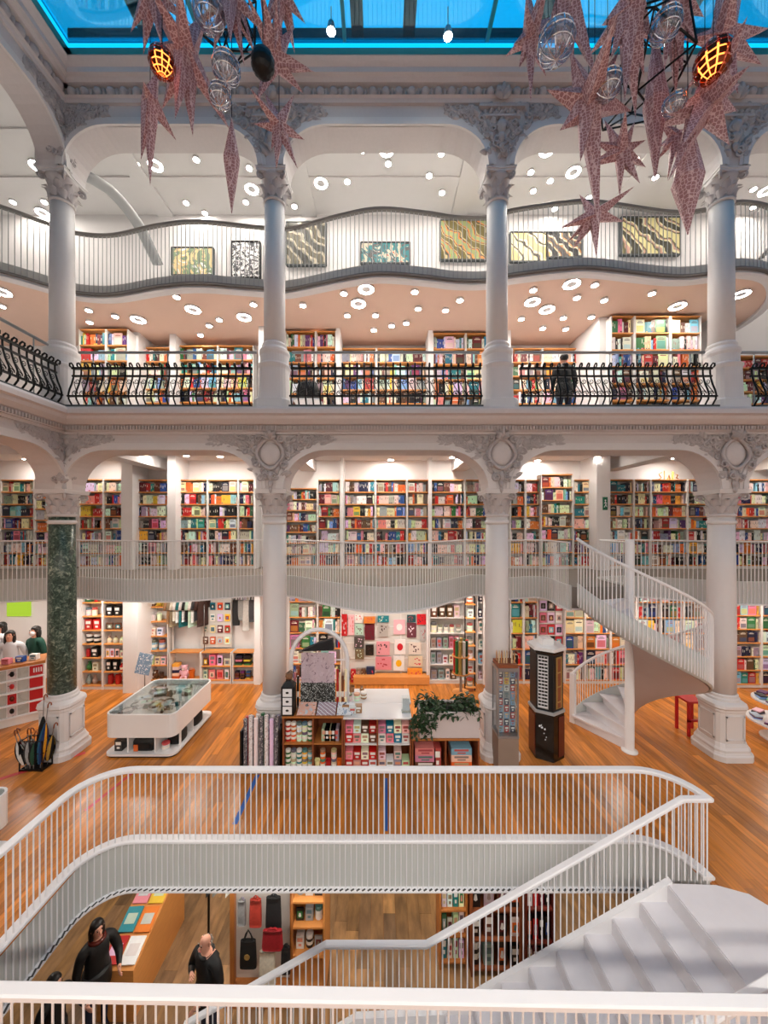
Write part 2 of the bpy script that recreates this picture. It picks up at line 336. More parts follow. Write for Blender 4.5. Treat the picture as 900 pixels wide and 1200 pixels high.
def railing(name, label, path, top, bottom, step, rail_m='rail', bal=bal_mesh, w=.07, h=.045, fas=None, fas_m='fascia', inset=0., cat='railing', fo=-.03):
    r = root(name, label, cat, path[0]); MB().sweep([p+Vector((0,0,top)) for p in path], rrect(w, h)).build('handrail', rail_m, r, False)
    q = offset(path, inset) if inset else path
    for p in resample(q, step): inst('baluster', bal, r, (p.x, p.y, p.z+bottom), sc=(1, 1, top-bottom))
    if fas:
        z0, z1 = fas; MB().sweep([p+Vector((0,0,z0)) for p in offset(path, fo)], rect(.04, z1-z0)).build('fascia', fas_m, r)
        MB().sweep([p+Vector((0,0,z0-.02)) for p in offset(path, fo+.015)], rect(.09, .03)).build('bottom_trim', rail_m, r)
    return r
railing('mezzanine_railing', 'long wavy white baluster railing along the lower mezzanine edge', [p+Vector((0,0,ZM)) for p in mz_l], .84, -.43, .076, bal=bal_fine, w=.05, h=.03, fas=(-.44, .03))
railing('mezzanine_railing', 'white baluster railing right of the spiral stair on the mezzanine', [p+Vector((0,0,ZM)) for p in mz_r], .84, -.43, .076, bal=bal_fine, w=.05, h=.03, fas=(-.44, .03))
tb = spline([Vector((-11.6, 5.6, 0)), Vector((-9.2, 6.6, 0))]+px_path([(0, 7.5), (60, 7.96), (93, 8.2), (133, 8.24), (187, 7.97), (233, 7.88), (300, 8.02), (336, 8.08), (400, 7.72), (445, 7.56), (500, 7.66), (533, 7.77), (570, 7.77), (600, 7.6), (660, 7.42), (700, 7.4), (787, 7.64), (833, 7.56), (868, 7.4)], 0)+[Vector((8.1, 7.6, 0)), Vector((8.9, 8.3, 0)), Vector((9.3, 9.2, 0)), Vector((9.4, 10.5, 0))], .1)
slab = [(p.x, p.y) for p in offset(tb, -.05)]+[(XW0, YW)]
struct(MB().prism(slab, 9.50, ZB).build('floor_balcony', 'fascia')); struct(MB().prism(slab, ZCG, 9.50).build('ceiling_gallery', 'pink'))
railing('balcony_railing', 'wavy grey-capped baluster railing of the top balcony under the skylight', [p+Vector((0,0,ZB)) for p in tb], 1.12, -.12, .095, rail_m='rail_grey', bal=bal_grey, w=.09, h=.06, fas=(-.15, .04))
MB().sweep([p+Vector((0,0,9.40)) for p in offset(tb, -.10)], [(-.08, .08), (.06, .08), (.09, .02), (.05, 0), (-.08, 0)]).build('trim_1', 'paint')['kind'] = 'structure'
# gallery floor (mid storey) with white ceiling beams below, and side floors
struct(MB().box(XW0, XW1, YC-.3, YW, ZCM, ZG).box(XW0, XL+.3, YF, YC-.3, ZCM, ZG).build('floor_gallery', 'wall'))
struct(MB().box(XW0, XW1, YC+.2, YW, ZCT, ZCT+.15).box(XW0, XL-.2, YF, YC+.2, ZCT, ZCT+.15).build('ceiling_top', 'wall'))
def beam(x0, x1, y0, y1, z0, z1): struct(MB().box(x0, x1, y0, y1, z0, z1).build('ceiling_beam', 'wall'))
for cx in COLX: beam(cx-.2, cx+.2, YC+.3, YW, ZCM-.3, ZCM-.01); beam(cx-.22, cx+.22, YC+.25, YW, ZCT-.06, ZCT-.01)
for y0 in (8.35, 9.5): beam(XW0, XW1, y0-.13, y0+.13, ZCT-.045, ZCT-.008)
beam(XW0, XW1, 8.5, 8.75, ZCM-.2, ZCM-.008)
for u, d in ((150, 9.9), (202, 9.9), (401, 10.1), (504, 10.1), (706, 9.8), (299, 10.1), (850, 10.1)):   # white piers between the mezzanine bookcases
    w = {150: .15, 202: .11, 401: .04, 504: .04, 706: .18, 299: .03, 850: .06}[u]
    struct(MB().box(X_(u, d)-w, X_(u, d)+w, d-.05, YW, ZM, ZCM).build('pier', 'wall'))
for u, d, w in ((158, 9.9, .16), (204.5, 10., .08), (396.5, 9.7, .05), (504, 9.8, .06), (705, 9.2, .12), (844, 9.2, .3), (318, 9.6, .3), (586, 9.8, .25)):
    struct(MB().box(X_(u, d)-w, X_(u, d)+w, d-.1, YW, ZG, ZCG).build('pier', 'wall'))
for u, d, w in ((154, 9.6, .19), (302, 10.1, .08), (501, 10.2, .03), (570, 10.1, .1), (590, 10.1, .12), (845, 10., .15), (84, 9.7, .2)):
    struct(MB().box(X_(u, d)-w, X_(u, d)+w, d-.05, YW, 0, 2.70).build('pier', 'wall'))
# curved grey rib at the left of the top storey
pa = spline([P(98, 205, 8.3), P(128, 222, 8.7), P(160, 260, 9.4), P(185, 310, 10.2)], .2)
MB().tube(pa, .16, 8, flat=.5).build('trim_2', 'bal_grey', None, True)['kind'] = 'structure'
# unseen near-side galleries above and behind the viewpoint; ceilings carry added fill lamps
struct(MB().box(XW0, XW1, YF, -.6, 6.2, 6.45).build('ceiling_near_gallery', 'wall'))
struct(MB().box(XW0, XW1, YF, -.6, 9.5, 9.66).build('ceiling_near_balcony', 'wall')); struct(MB().box(XW0, XW1, YF, -.3, 13.2, 13.35).build('ceiling_near_top', 'wall'))
struct(MB().box(XW0, XW1, YF, -1.6, 2.75, ZM).build('floor_near_mezzanine', 'grey_floor'))
# ------------------------------------------------------------------ skylight
SX0, SX1, SY0, SY1 = XL+.62, XW1, -.4, YC-.62
sk = root('skylight', 'blue glass skylight with teal frame over the atrium', 'skylight', ((SX0+SX1)/2, 3, ZSK))
t = MB(); t.box(SX0-.2, SX1, SY1-.1, SY1+.25, ZSK-.02, ZSK+.1).box(SX0-.25, SX0+.1, SY0, SY1, ZSK-.02, ZSK+.1).box(SX0, SX1, SY0-.25, SY0+.1, ZSK-.02, ZSK+.1).build('border_frame', 'sky_frame', sk)
MB().box(SX0+.1, SX1, SY1-.14, SY1-.1, ZSK-.03, ZSK-.005).build('light_strip', emit_mat('cyan_strip', (.03, .60, .80), 2.4).name, sk); MB().box(SX0+.1, SX0+.14, SY0, SY1-.14, ZSK-.03, ZSK-.005).build('light_strip', 'cyan_strip', sk)
nx, ny = 7, 5
for i in range(nx+1):
    if 0 < i < nx: xx = SX0+(SX1-SX0)*i/nx; MB().box(xx-.03, xx+.03, SY0, SY1, ZSK+.0, ZSK+.07).build('mullion', 'sky_frame', sk)
for j in range(1, ny): yy = SY0+(SY1-SY0)*j/ny; MB().box(SX0, SX1, yy-.02, yy+.02, ZSK+.01, ZSK+.06).build('mullion', 'truss', sk)
for i in range(nx):
    for j in range(ny):
        MB().box(SX0+(SX1-SX0)*i/nx+.03, SX0+(SX1-SX0)*(i+1)/nx-.03, SY0+(SY1-SY0)*j/ny+.02, SY0+(SY1-SY0)*(j+1)/ny-.02, ZSK+.02, ZSK+.03).build('pane', 'sky_glass', sk)
tr = root('roof_truss', 'dark roof trusses crossing above the blue skylight glass', 'truss', (0, 3, 13.4))
ZT = 13.6
for xx in (-4.4, -2.6, -.42, .55, 3.0, 5.6, 7.8, 10): MB().box(xx-.11, xx+.11, -.5, 7.2, ZT, ZT+.25).build('rafter', 'truss', tr)
for yy in (.6, 2.6, 4.4, 6.1, 7.2): MB().box(-6, 11.5, yy-.1, yy+.1, ZT+.1, ZT+.3).build('purlin', 'truss', tr)
for a, b in (((-1.9, 4.6), (-.4, 6.3)), ((2.2, 4.6), (.6, 6.3)), ((5.4, 4.4), (3.4, 6.3)), ((-4.2, 4.4), (-3, 6.3)), ((7.2, 4.6), (5.8, 6.3))):
    MB().tube([(a[0], a[1], ZT+.15), (b[0], b[1], ZT+.15)], .06, 4).build('diagonal_brace', 'truss', tr)
for (a, b, c, d_) in ((-6, -2.9, 4.4, 5.75), (2.9, 5.6, 2.6, 4.4)): MB().box(a, b, c, d_, ZT+.3, ZT+.34).build('roof_panel', 'truss', tr)
# outer roof around the skylight keeps the sky out of the galleries
struct(MB().box(XW0-.3, XL-.35, YF, YW+.2, 13.38, 13.5).box(XW0-.3, XW1+.3, YC+.25, YW+.2, 13.38, 13.5).box(XW0-.3, XW1+.3, YF-.2, SY0, 13.38, 13.5).build('ceiling_roof', 'truss'))
struct(MB().box(XL-.35, XW1, YC+.2, YC+.3, 12.6, 13.4).box(XL-.35, XL-.25, -.4, YC+.3, 12.6, 13.4).build('wall_parapet', 'stucco'))

# ------------------------------------------------------------------ arcades
def amap(side):
    if side == 'back': return lambda u, v, z: (u, YC+v, z)
    return lambda u, v, z: (XL-v, YC-u, z)
def arch_pts(a, b, zs, zt, hw=.24, rx=.8, n=10):
    """opening outline from column a to column b, left spring to right spring"""
    L = [(a+hw+rx-rx*math.cos(math.pi/2*i/n), zs+(zt-zs)*math.sin(math.pi/2*i/n)) for i in range(n+1)]
    return L+[(a+b-u, z) for u, z in reversed(L)]
def arcade(name, side, cols, zs, zt, ztop, u0, u1):
    f = amap(side); pts = [(u0, ztop), (u0, zs)] if u0 < cols[0]-.3 else [(cols[0]-.24, ztop), (cols[0]-.24, zs)]
    for a, b in zip(cols, cols[1:]): pts += arch_pts(a, b, zs, zt)
    pts += [(cols[-1]+.24, zs), (cols[-1]+.24, ztop)]
    m = MB(); n = len(pts); vs = [f(u, -.25, z) for u, z in pts]+[f(u, .25, z) for u, z in pts]
    m.add(vs, [tuple(range(n)), tuple(range(2*n-1, n-1, -1))]+[(i, i+n, (i+1)%n+n, (i+1)%n) for i in range(n)])
    w = struct(m.build(name, 'stucco'))
    for a, b in zip(cols, cols[1:]):                                  # moulded rim round each opening, two steps
        for k, (o0, o1, v0) in enumerate(((0, .09, -.29), (.09, .15, -.27))):
            base = arch_pts(a, b, zs, zt); c = ((a+b)/2)
            def out(i, o):
                u, z = base[i]; u0_, z0_ = base[max(0, i-1)]; u1_, z1_ = base[min(len(base)-1, i+1)]; du, dz = u1_-u0_, z1_-z0_; l = math.hypot(du, dz); return (u-dz/l*o, z+du/l*o)
            q = MB(); N = len(base); vs = []
            for i in range(N):
                for o, v in ((o0, -.24), (o0, v0), (o1, v0), (o1, -.24)): uu, zz = out(i, o); vs.append(f(uu, v, zz))
            q.add(vs, [(i*4+j, i*4+(j+1)%4, (i+1)*4+(j+1)%4, (i+1)*4+j) for i in range(N-1) for j in range(4)]); q.build('arch_moulding', 'paint', w)
    return w
A1b = arcade('wall_arcade_lower', 'back', COLX, 5.01, 5.73, 6.42, -6.4, 0); A1l = arcade('wall_arcade_left_lower', 'left', [0, 4.25, 8.5], 5.01, 5.73, 6.42, 0, 0)
A2b = arcade('wall_arcade_upper', 'back', COLX, 11.0, 11.74, 12.62, -6.4, 0); A2l = arcade('wall_arcade_left_upper', 'left', [0, 4.25, 8.5], 11.0, 11.74, 12.62, 0, 0)
def cornice(w, side, prof, u0, u1, name='cornice', m='stucco'):
    f = amap(side); n = len(prof); vs = [f(u0, v, z) for v, z in prof]+[f(u1, v, z) for v, z in prof]
    MB().add(vs, [tuple(range(n)), tuple(range(2*n-1, n-1, -1))]+[(i, i+n, (i+1)%n+n, (i+1)%n) for i in range(n)]).build(name, m, w)
low = [(-.2, 6.02), (-.30, 6.02), (-.30, 6.07), (-.36, 6.07), (-.36, 6.16), (-.42, 6.17), (-.50, 6.24), (-.52, 6.30), (-.58, 6.32), (-.58, 6.40), (-.54, 6.45), (-.2, 6.45)]
frz = [(-.2, 5.86), (-.27, 5.86), (-.28, 5.90), (-.2, 5.90)]
up1 = [(-.2, 12.12), (-.30, 12.12), (-.32, 12.18), (-.36, 12.20), (-.2, 12.20)]
up2 = [(-.2, 12.38), (-.40, 12.38), (-.44, 12.43), (-.50, 12.44), (-.50, 12.53), (-.56, 12.56), (-.62, 12.58), (-.62, 12.66), (-.2, 12.66)]
upb = [(-.2, 12.20), (-.30, 12.20), (-.30, 12.38), (-.2, 12.38)]
for w, side, u0, u1 in ((A1b, 'back', XL, 11.6), (A1l, 'left', 0, 8.6)):
    cornice(w, side, low, u0, u1); cornice(w, side, frz, u0, u1, 'string_course')
for w, side, u0, u1 in ((A2b, 'back', XL, 11.6), (A2l, 'left', 0, 8.6)):
    cornice(w, side, up1, u0, u1, 'string_course'); cornice(w, side, up2, u0, u1); cornice(w, side, upb, u0, u1, 'frieze_band')
for w, side, u0, u1 in ((A1b, 'back', XL+.3, 8.4), (A1l, 'left', .3, 4.5)):       # fine dentils under the mid cornice
    f = amap(side); m = MB(); u = u0
    while u < u1:
        a = f(u, -.40, 6.085); b = f(u+.03, -.35, 6.15); m.box(min(a[0],b[0]), max(a[0],b[0]), min(a[1],b[1]), max(a[1],b[1]), a[2], b[2]); u += .055
    m.build('dentil_course', 'ornament', w)['kind'] = 'stuff'
egg = MB().ell((0,0,0), (.085, .08, .088), 10, 6).mesh('egg', 'ornament', True); dart = MB().ell((0,0,-.01), (.022, .06, .09), 6, 4).mesh('dart', 'ornament', True)
for w, side, u0, u1 in ((A2b, 'back', XL+.45, 8.6), (A2l, 'left', .45, 4.6)):
    f = amap(side); u = u0
    while u < u1:
        rz = 0 if side == 'back' else math.pi/2
        inst('egg', egg, w, f(u, -.31, 12.29), (0, 0, rz)); inst('dart', dart, w, f(u+.12, -.31, 12.29), (0, 0, rz)); u += .24
# ------------------------------------------------------------------ columns
def leaf_mesh(h, w, curl, m='ornament'):
    """upright acanthus leaf leaning outwards along +x"""
    q = MB(); rows = 6; vs = []
    for i in range(rows+1):
        t = i/rows; z = h*math.sin(t*math.pi*.62)/math.sin(math.pi*.62) if t > .8 else h*t*1.03; z = h*(1-(1-t)**1.6) - (max(0, t-.8)*h*.7)
        x = .02*t+curl*t**3; hw = w*(.55+.6*math.sin(math.pi*min(1, t*1.05)))*(1-.75*max(0, t-.6)/.4)
        rip = .85 if i % 2 else 1.0
        vs += [(x-.012, -hw*rip, z), (x+.012, -hw*.5*rip, z), (x+.022, 0, z), (x+.012, hw*.5*rip, z), (x-.012, hw*rip, z)]
    q.add(vs, [(i*5+j, i*5+j+1, (i+1)*5+j+1, (i+1)*5+j) for i in range(rows) for j in range(4)]); return q
def spiral_pts(r0, turns, n=18, decay=.75):
    return [(r0*(1-decay*i/n)*math.cos(2*math.pi*turns*i/n), r0*(1-decay*i/n)*math.sin(2*math.pi*turns*i/n)) for i in range(n+1)]
leaf_big = leaf_mesh(.26, .075, .10).mesh('leaf', 'ornament', True); leaf_small = leaf_mesh(.17, .07, .08).mesh('leaf', 'ornament', True)
vol = MB(); vol.tube([(0, a, b) for a, b in spiral_pts(.075, 1.5)], [.024-.012*i/18 for i in range(19)], 6); vol.ell((0,0,0), (.03, .025, .025), 6, 4)
volute = vol.mesh('volute', 'ornament', True)
def capital(r, x, y, z0, h, rad):
    c = root_part = MB().lathe([(rad*.98, 0), (rad*1.14, .015), (rad*1.14, .045), (rad*.98, .06), (rad*1.0, h*.5), (rad*1.25, h*.78), (rad*1.4, h-.08)], 20, (x, y, z0)).build('capital', 'stucco', r, True)
    a = MB(); ring = []
    for k in range(4):                                                # abacus with hollow sides
        for i in range(7):
            t = i/7; th = math.radians(45+90*k); th2 = math.radians(135+90*k); R = rad*2.05
            p = Vector((math.cos(th), math.sin(th), 0))*R*(1-t)+Vector((math.cos(th2), math.sin(th2), 0))*R*t; p *= 1-.10*math.sin(math.pi*t); ring.append((x+p.x, y+p.y))
    a.prism(ring, z0+h-.075, z0+h-.03); a.prism([(x+(u-x)*1.06, y+(v-y)*1.06) for u, v in ring], z0+h-.03, z0+h); a.build('abacus', 'paint', c)
    for k in range(8):
        th = 2*math.pi*k/8; inst('leaf', leaf_small, c, (x+rad*1.02*math.cos(th), y+rad*1.02*math.sin(th), z0+.06), (0, 0, th))
        th += math.pi/8; inst('leaf', leaf_big, c, (x+rad*1.0*math.cos(th), y+rad*1.0*math.sin(th), z0+.10), (0, 0, th))
    for k in range(4):
        th = math.radians(45+90*k); inst('volute', volute, c, (x+rad*1.62*math.cos(th), y+rad*1.62*math.sin(th), z0+h-.14), (0, 0, th+math.pi/2))
def column(x, y, label_l, label_u, m='paint', only=None):
    r = root('column', label_l, 'column', (x, y, 0), None)
    p = MB(); n = 32
    p.lathe([(.37, 0), (.37, .10), (.355, .12)], n, (x, y, 0), [.95]*3); p.lathe([(.35, .12), (.335, .16), (.335, .20), (.31, .24), (.29, .30)], n, (x, y, 0), [.95]*5); 
    b = p.build('plinth', 'paint', r)
    MB().lathe([(.285, .30), (.285, .86), (.295, .88), (.295, .92)], n, (x, y, 0), [.8]*4).build('pedestal', 'paint', r)
    for k in range(4):                                                # sunk-panel frames on the four faces
        th = math.pi/2*k; ct, st = math.cos(th), math.sin(th); q = MB()
        for (a0, a1, c0, c1) in ((-.17, .17, .36, .385), (-.17, .17, .785, .81), (-.17, -.145, .36, .81), (.145, .17, .36, .81)): q.box(.284, .297, a0, a1, c0, c1)
        q.xf(lambda v: Vector((x+v.x*ct-v.y*st, y+v.x*st+v.y*ct, v.z))).build('panel_frame', 'paint', r)
    MB().lathe([(.30, .92), (.325, .95), (.325, 1.0), (.30, 1.03), (.265, 1.05), (.265, 1.09), (.245, 1.11), (.245, 1.15), (.225, 1.17)], n, (x, y, 0), [.8, .7, .5, .2, 0, 0, 0, 0, 0]).build('base_moulding', 'paint', r, False)
    MB().lathe([(.22, 1.15), (.222, 2.2), (.215, 3.4), (.20, 4.50)], 32, (x, y, 0)).build('shaft', m, r, True)
    MB().lathe([(.205, 4.36), (.225, 4.38), (.225, 4.42), (.205, 4.44)], 32, (x, y, 0)).build('neck_ring', 'paint', r, True)
    capital(r, x, y, 4.50, .51, .20)
    r = root('column', label_u, 'column', (x, y, ZG), None)
    MB().lathe([(.34, 6.40), (.34, 6.66), (.325, 6.69), (.30, 6.70)], n, (x, y, 0), [.95]*4).build('plinth', 'paint', r)
    MB().lathe([(.285, 6.70), (.275, 6.9), (.265, 7.28), (.275, 7.31), (.285, 7.33)], n, (x, y, 0), [.55]*5).build('pedestal', 'paint', r)
    MB().lathe([(.285, 7.33), (.30, 7.36), (.27, 7.40), (.265, 7.55), (.285, 7.60), (.285, 7.65), (.25, 7.69), (.22, 7.72), (.235, 7.76), (.215, 7.80)], n, (x, y, 0), [.5, .3]+[0]*8).build('base_moulding', 'paint', r)
    MB().lathe([(.20, 7.78), (.198, 9.0), (.185, 10.45)], 32, (x, y, 0)).build('shaft', 'paint', r, True)
    capital(r, x, y, 10.45, .55, .185)
wh = ['', 'left of the middle bay', 'between the counter and black totem', 'right of the spiral stair', 'beyond the right edge']
column(COLX[0], YC, 'green marble corner column on white pedestal by the umbrella stand', 'upper white corner column above the green marble one', 'marble')
column(COLX[1], YC, 'white shop column rising behind the arched gift-wrap stand', 'upper white column between left and middle iron balustrades')
column(COLX[2], YC, 'white shop column behind the glass postcard display by the counter', 'upper white column between middle and right iron balustrades')
column(COLX[3], YC, 'white shop column with panelled pedestal right of the spiral stair', 'upper white column at the right end of the right iron balustrade')
column(COLX[4], YC, 'white shop column past the right edge of the view', 'upper white column past the right edge of the view')
column(XL, YC-4.25, 'white shop column of the left arcade nearest the viewer', 'upper white column of the left arcade nearest the viewer')

# ------------------------------------------------------------------ carved spandrels
def blob_leaf(w, h):
    q = MB(); n = 5; vs = []
    for i in range(n+1):
        t = i/n; s_ = math.sin(math.pi*(.08+.92*t))**.7*w*(1-.35*t); z = h*t; y = -.05*math.sin(math.pi*t)-.02*t
        vs += [(-s_, 0, z), (-s_*.4, y-.012, z), (0, y-.004, z), (s_*.4, y-.012, z), (s_, 0, z)]
    return q.add(vs, [(i*5+j, i*5+j+1, (i+1)*5+j+1, (i+1)*5+j) for i in range(n) for j in range(4)])
LEAF = blob_leaf(.06, .2); CURL = MB().tube([(a, -.03-.03*i/18, b) for i, (a, b) in enumerate(spiral_pts(.07, 1.3))], [.02-.009*i/18 for i in range(19)], 5)
def arch_z(du, zs, zt, hw=.24, rx=.8):
    du = abs(du)
    if du <= hw: return zs
    if du >= hw+rx: return zt
    return zs+(zt-zs)*math.sqrt(max(0, 1-((hw+rx-du)/rx)**2))
def spandrel(w, side, uc, zs, zt, ztop, style, seed):
    rnd = random.Random(seed); f = amap(side); q = MB(); one = (side == 'left' and uc == 0) or uc == COLX[0]
    def put(src, u, z, a, s, v=-.25):
        ca, sa = math.cos(a), math.sin(a); q.join(src, lambda p: Vector(f(u+(p.x*ca-p.z*sa)*s, v+p.y*s, z+(p.x*sa+p.z*ca)*s)))
    reach = 1.12 if style == 'low' else 1.0
    k = 0
    while k < (110 if one else 210):
        du = rnd.uniform(.02, reach); sgn = 1 if one else rnd.choice((-1, 1)); lo = arch_z(du, zs, zt)+.17; hi = ztop-.05
        if hi-lo < .02: k += .2; continue
        z = rnd.uniform(lo, hi)
        if style == 'low' and math.hypot(du/.27, (z-5.66)/.30) < 1: k += .3; continue
        a = rnd.uniform(-1, 1)-sgn*(.3+du)
        if rnd.random() < .6: put(LEAF, uc+sgn*du, z-.05, a, rnd.uniform(.6, 1.15)*(1-.35*du))
        else: put(CURL, uc+sgn*du, z, a, rnd.uniform(.65, 1.2)*(1-.3*du))
        k += 1
    q.build('carved_foliage', 'ornament', w, True)
    if one: return
    if style == 'low':
        zc = 5.66; s = MB().ell((0, 0, 0), (.19, .06, .215), 20, 8); s.xf(lambda p: Vector(f(uc+p.x, -.27+p.y, zc+p.z))).build('medallion', 'stucco', w, True)
        ring = [f(uc+.235*math.cos(t)*(1+.05*math.cos(4*t)), -.30, zc+.265*math.sin(t)*(1+.05*math.cos(4*t))) for t in [2*math.pi*i/28 for i in range(28)]]
        MB().tube(ring, .034, 6, closed=True).build('medallion_frame', 'ornament', w, True)
        for (du, dz, s_, a) in ((-.2, .27, 1.0, .5), (.2, .27, 1.0, 2.6), (-.25, -.2, 1.1, -.8), (.25, -.2, 1.1, 3.9), (-.09, -.42, .9, 0), (.09, -.42, .9, 3.1)):
            h = MB(); ca, sa = math.cos(a), math.sin(a); fl_ = 1 if du < 0 else -1
            h.join(CURL, lambda p: Vector(f(uc+du+(p.x*ca*fl_-p.z*sa)*s_, -.29+p.y*s_, zc+dz+(p.x*sa*fl_+p.z*ca)*s_))).build('scroll', 'ornament', w, True)
        for a, s_ in ((0, 1.0), (.7, .9), (-.7, .9), (1.3, .7), (-1.3, .7)):
            h = MB(); ca, sa = math.cos(a), math.sin(a); h.join(LEAF, lambda p: Vector(f(uc+(p.x*ca-p.z*sa)*s_, -.33+p.y*1.3, 5.93+(p.x*sa+p.z*ca)*s_))).build('crest_leaf', 'ornament', w, True)
        for dz, s_ in ((-.34, 1.1), (-.50, .9), (-.62, .7)):
            h = MB(); h.join(LEAF, lambda p: Vector(f(uc+p.x*s_, -.27+p.y*s_, zc+dz+.03-p.z*s_))).build('pendant_leaf', 'ornament', w, True)
    else:
        zc = 11.93
        bar = MB(); a_, b_ = f(uc-.42, -.33, zc+.10), f(uc+.42, -.24, zc+.15); bar.box(min(a_[0],b_[0]), max(a_[0],b_[0]), min(a_[1],b_[1]), max(a_[1],b_[1]), a_[2], b_[2]); bar.build('carved_shelf', 'ornament', w)
        bar = MB(); a_, b_ = f(uc-.34, -.32, zc-.07), f(uc+.34, -.24, zc-.03); bar.box(min(a_[0],b_[0]), max(a_[0],b_[0]), min(a_[1],b_[1]), max(a_[1],b_[1]), a_[2], b_[2]); bar.build('carved_shelf', 'ornament', w)
        for i in range(7):
            u = uc-.30+.1*i; MB().ell((0,0,0), (.038, .05, .045), 7, 5).xf(lambda p: Vector(f(u+p.x, -.28+p.y, zc+.03+p.z))).build('rosette', 'ornament', w, True)
        for a, s_ in ((0, 1.3), (.6, 1.1), (-.6, 1.1), (1.2, .8), (-1.2, .8)):
            h = MB(); ca, sa = math.cos(a), math.sin(a); h.join(LEAF, lambda p: Vector(f(uc+(p.x*ca-p.z*sa)*s_, -.36+p.y*1.3, 12.14+(p.x*sa+p.z*ca)*s_))).build('crest_leaf', 'ornament', w, True)
        for dz, s_ in ((-.10, 1.5), (-.32, 1.2), (-.52, .9)):
            h = MB(); h.join(LEAF, lambda p: Vector(f(uc+p.x*s_*1.2, -.28+p.y*s_, zc+dz-p.z*s_))).build('pendant_leaf', 'ornament', w, True)
for i, cx in enumerate(COLX[:4]):
    spandrel(A1b, 'back', cx, 5.01, 5.73, 6.05, 'low', 40+i); spandrel(A2b, 'back', cx, 11.0, 11.74, 12.14, 'up', 60+i)
spandrel(A1l, 'left', 0, 5.01, 5.73, 6.05, 'low', 90); spandrel(A2l, 'left', 0, 11.0, 11.74, 12.14, 'up', 91)

# ------------------------------------------------------------------ wrought-iron balustrades of the gallery
prof = [(-.03, .05), (-.06, .09), (-.115, .16), (-.125, .24), (-.10, .34), (-.05, .46), (-.015, .58), (0, .68), (0, .76), (-.02, .82), (-.06, .845), (-.095, .82), (-.095, .78), (-.07, .765)]
ib = MB().tube([(0, a, b) for a, b in [(0, 0)]+prof], .0155, 6).mesh('baluster', 'iron', True)
isc = MB(); isc.tube([(a, -.075+0*b, .30+b) for a, b in spiral_pts(.06, 1.4)], .009, 4); isc.tube([(-a, -.02, .55-b) for a, b in spiral_pts(.05, 1.4)], .007, 4); isc.tube([(.05, -.09, .32), (0, -.06, .42), (-.05, -.03, .53)], .007, 4)
iscr = isc.mesh('scroll', 'iron', True)
def balustrade(label, side, u0, u1, pane=True):
    f = amap(side); rz = 0 if side == 'back' else math.pi/2; b0 = f((u0+u1)/2, -.2, ZG)
    r = root('iron_balustrade', label, 'balustrade', b0, 'wrought-iron gallery balustrades')
    def bar(name, v, z, w, h, m='iron', ua=u0, ub=u1):
        a, b = f(ua, v-w/2, z), f(ub, v+w/2, z+h); MB().box(min(a[0],b[0]), max(a[0],b[0]), min(a[1],b[1]), max(a[1],b[1]), a[2], b[2]).build(name, m, r)
    bar('stone_curb', -.2, ZG, .34, .09, 'curb'); bar('top_rail', -.2, ZG+.80, .06, .035); bar('middle_rail', -.2, ZG+.66, .04, .03); bar('belly_rail', -.31, ZG+.25, .04, .03); bar('bottom_rail', -.2, ZG+.10, .04, .025)
    n = max(3, int((u1-u0)/.135)); 
    for i in range(n+1):
        u = u0+.03+(u1-u0-.06)*i/n; inst('baluster', ib, r, f(u, -.2, ZG+.05), (0, 0, rz if side == 'back' else rz))
        if i < n: inst('scroll', iscr, r, f(u+.075, -.2, ZG+.02), (0, 0, rz))
    h = root('guard_rail', label.replace('black wrought-iron balustrade', 'slim grey guard rail above the balustrade'), 'railing', f((u0+u1)/2, -.02, ZG))
    MB().tube([f(u0-.02, -.02, ZG+1.2), f(u1+.02, -.02, ZG+1.2)], .028, 8).build('handrail', 'steel', h, True)
    for u in (u0+.25, (u0+u1)/2, u1-.25): MB().tube([f(u, -.02, ZG), f(u, -.02, ZG+1.2)], .012, 6).build('post', 'steel', h, True)
for (a, b), lab in zip(((COLX[0], COLX[1]), (COLX[1], COLX[2]), (COLX[2], COLX[3]), (COLX[3], COLX[4])), ('in the left bay', 'in the middle bay', 'in the right bay', 'at the far right edge')):
    balustrade('black wrought-iron balustrade '+lab+' of the gallery', 'back', a+.36, b-.36)
balustrade('black wrought-iron balustrade on the left-hand side arcade of the gallery', 'left', .36, 3.89)

# ------------------------------------------------------------------ lamps
ring_m = {}
def lamp(px, py, zc, big, k, group, where, pos=None):
    d = (zc-EYE)*FPX/(VY-py) if pos is None else None
    p = Vector((X_(px, d), d, zc)) if pos is None else Vector(pos)
    key = (big, k)
    if key not in ring_m:
        R = .17 if big else .085
        if big: g = MB().lathe([(R, -.045), (R*.62, -.045)], 20); g.f = g.f[:20]; g.c = g.c[:20]; g.m = g.m[:20]
        else: g = MB().lathe([(R*.8, -.052), (R*.8, -.05)], 14)
        rim = MB().lathe([(R, 0), (R*1.06, -.05), (R*.99, -.05), (R*.97, -.03)], 20) if big else MB().lathe([(R*.95, 0), (R, -.05)], 14)
        ring_m[key] = (rim.mesh('rim', 'rail', True), g.mesh('lens', lamp_mat(k).name), MB().lathe([(R*.6, -.04), (R*.55, -.046)], 16).mesh('hub', 'rail') if big else None)
    rim, lens, hub = ring_m[key]
    r = root('ring_light' if big else 'spotlight', ('large round ring light ' if big else 'small round spotlight ')+where, 'light', p, group+(' ring lights' if big else ' spotlights'))
    inst('rim', rim, r, p); inst('lens', lens, r, p)
    if hub: inst('hub', hub, r, p)
def bay(px): return 'left-hand arcade' if px < 72 else 'left bay' if px < 322 else 'middle bay' if px < 582 else 'right bay' if px < 845 else 'far right bay'
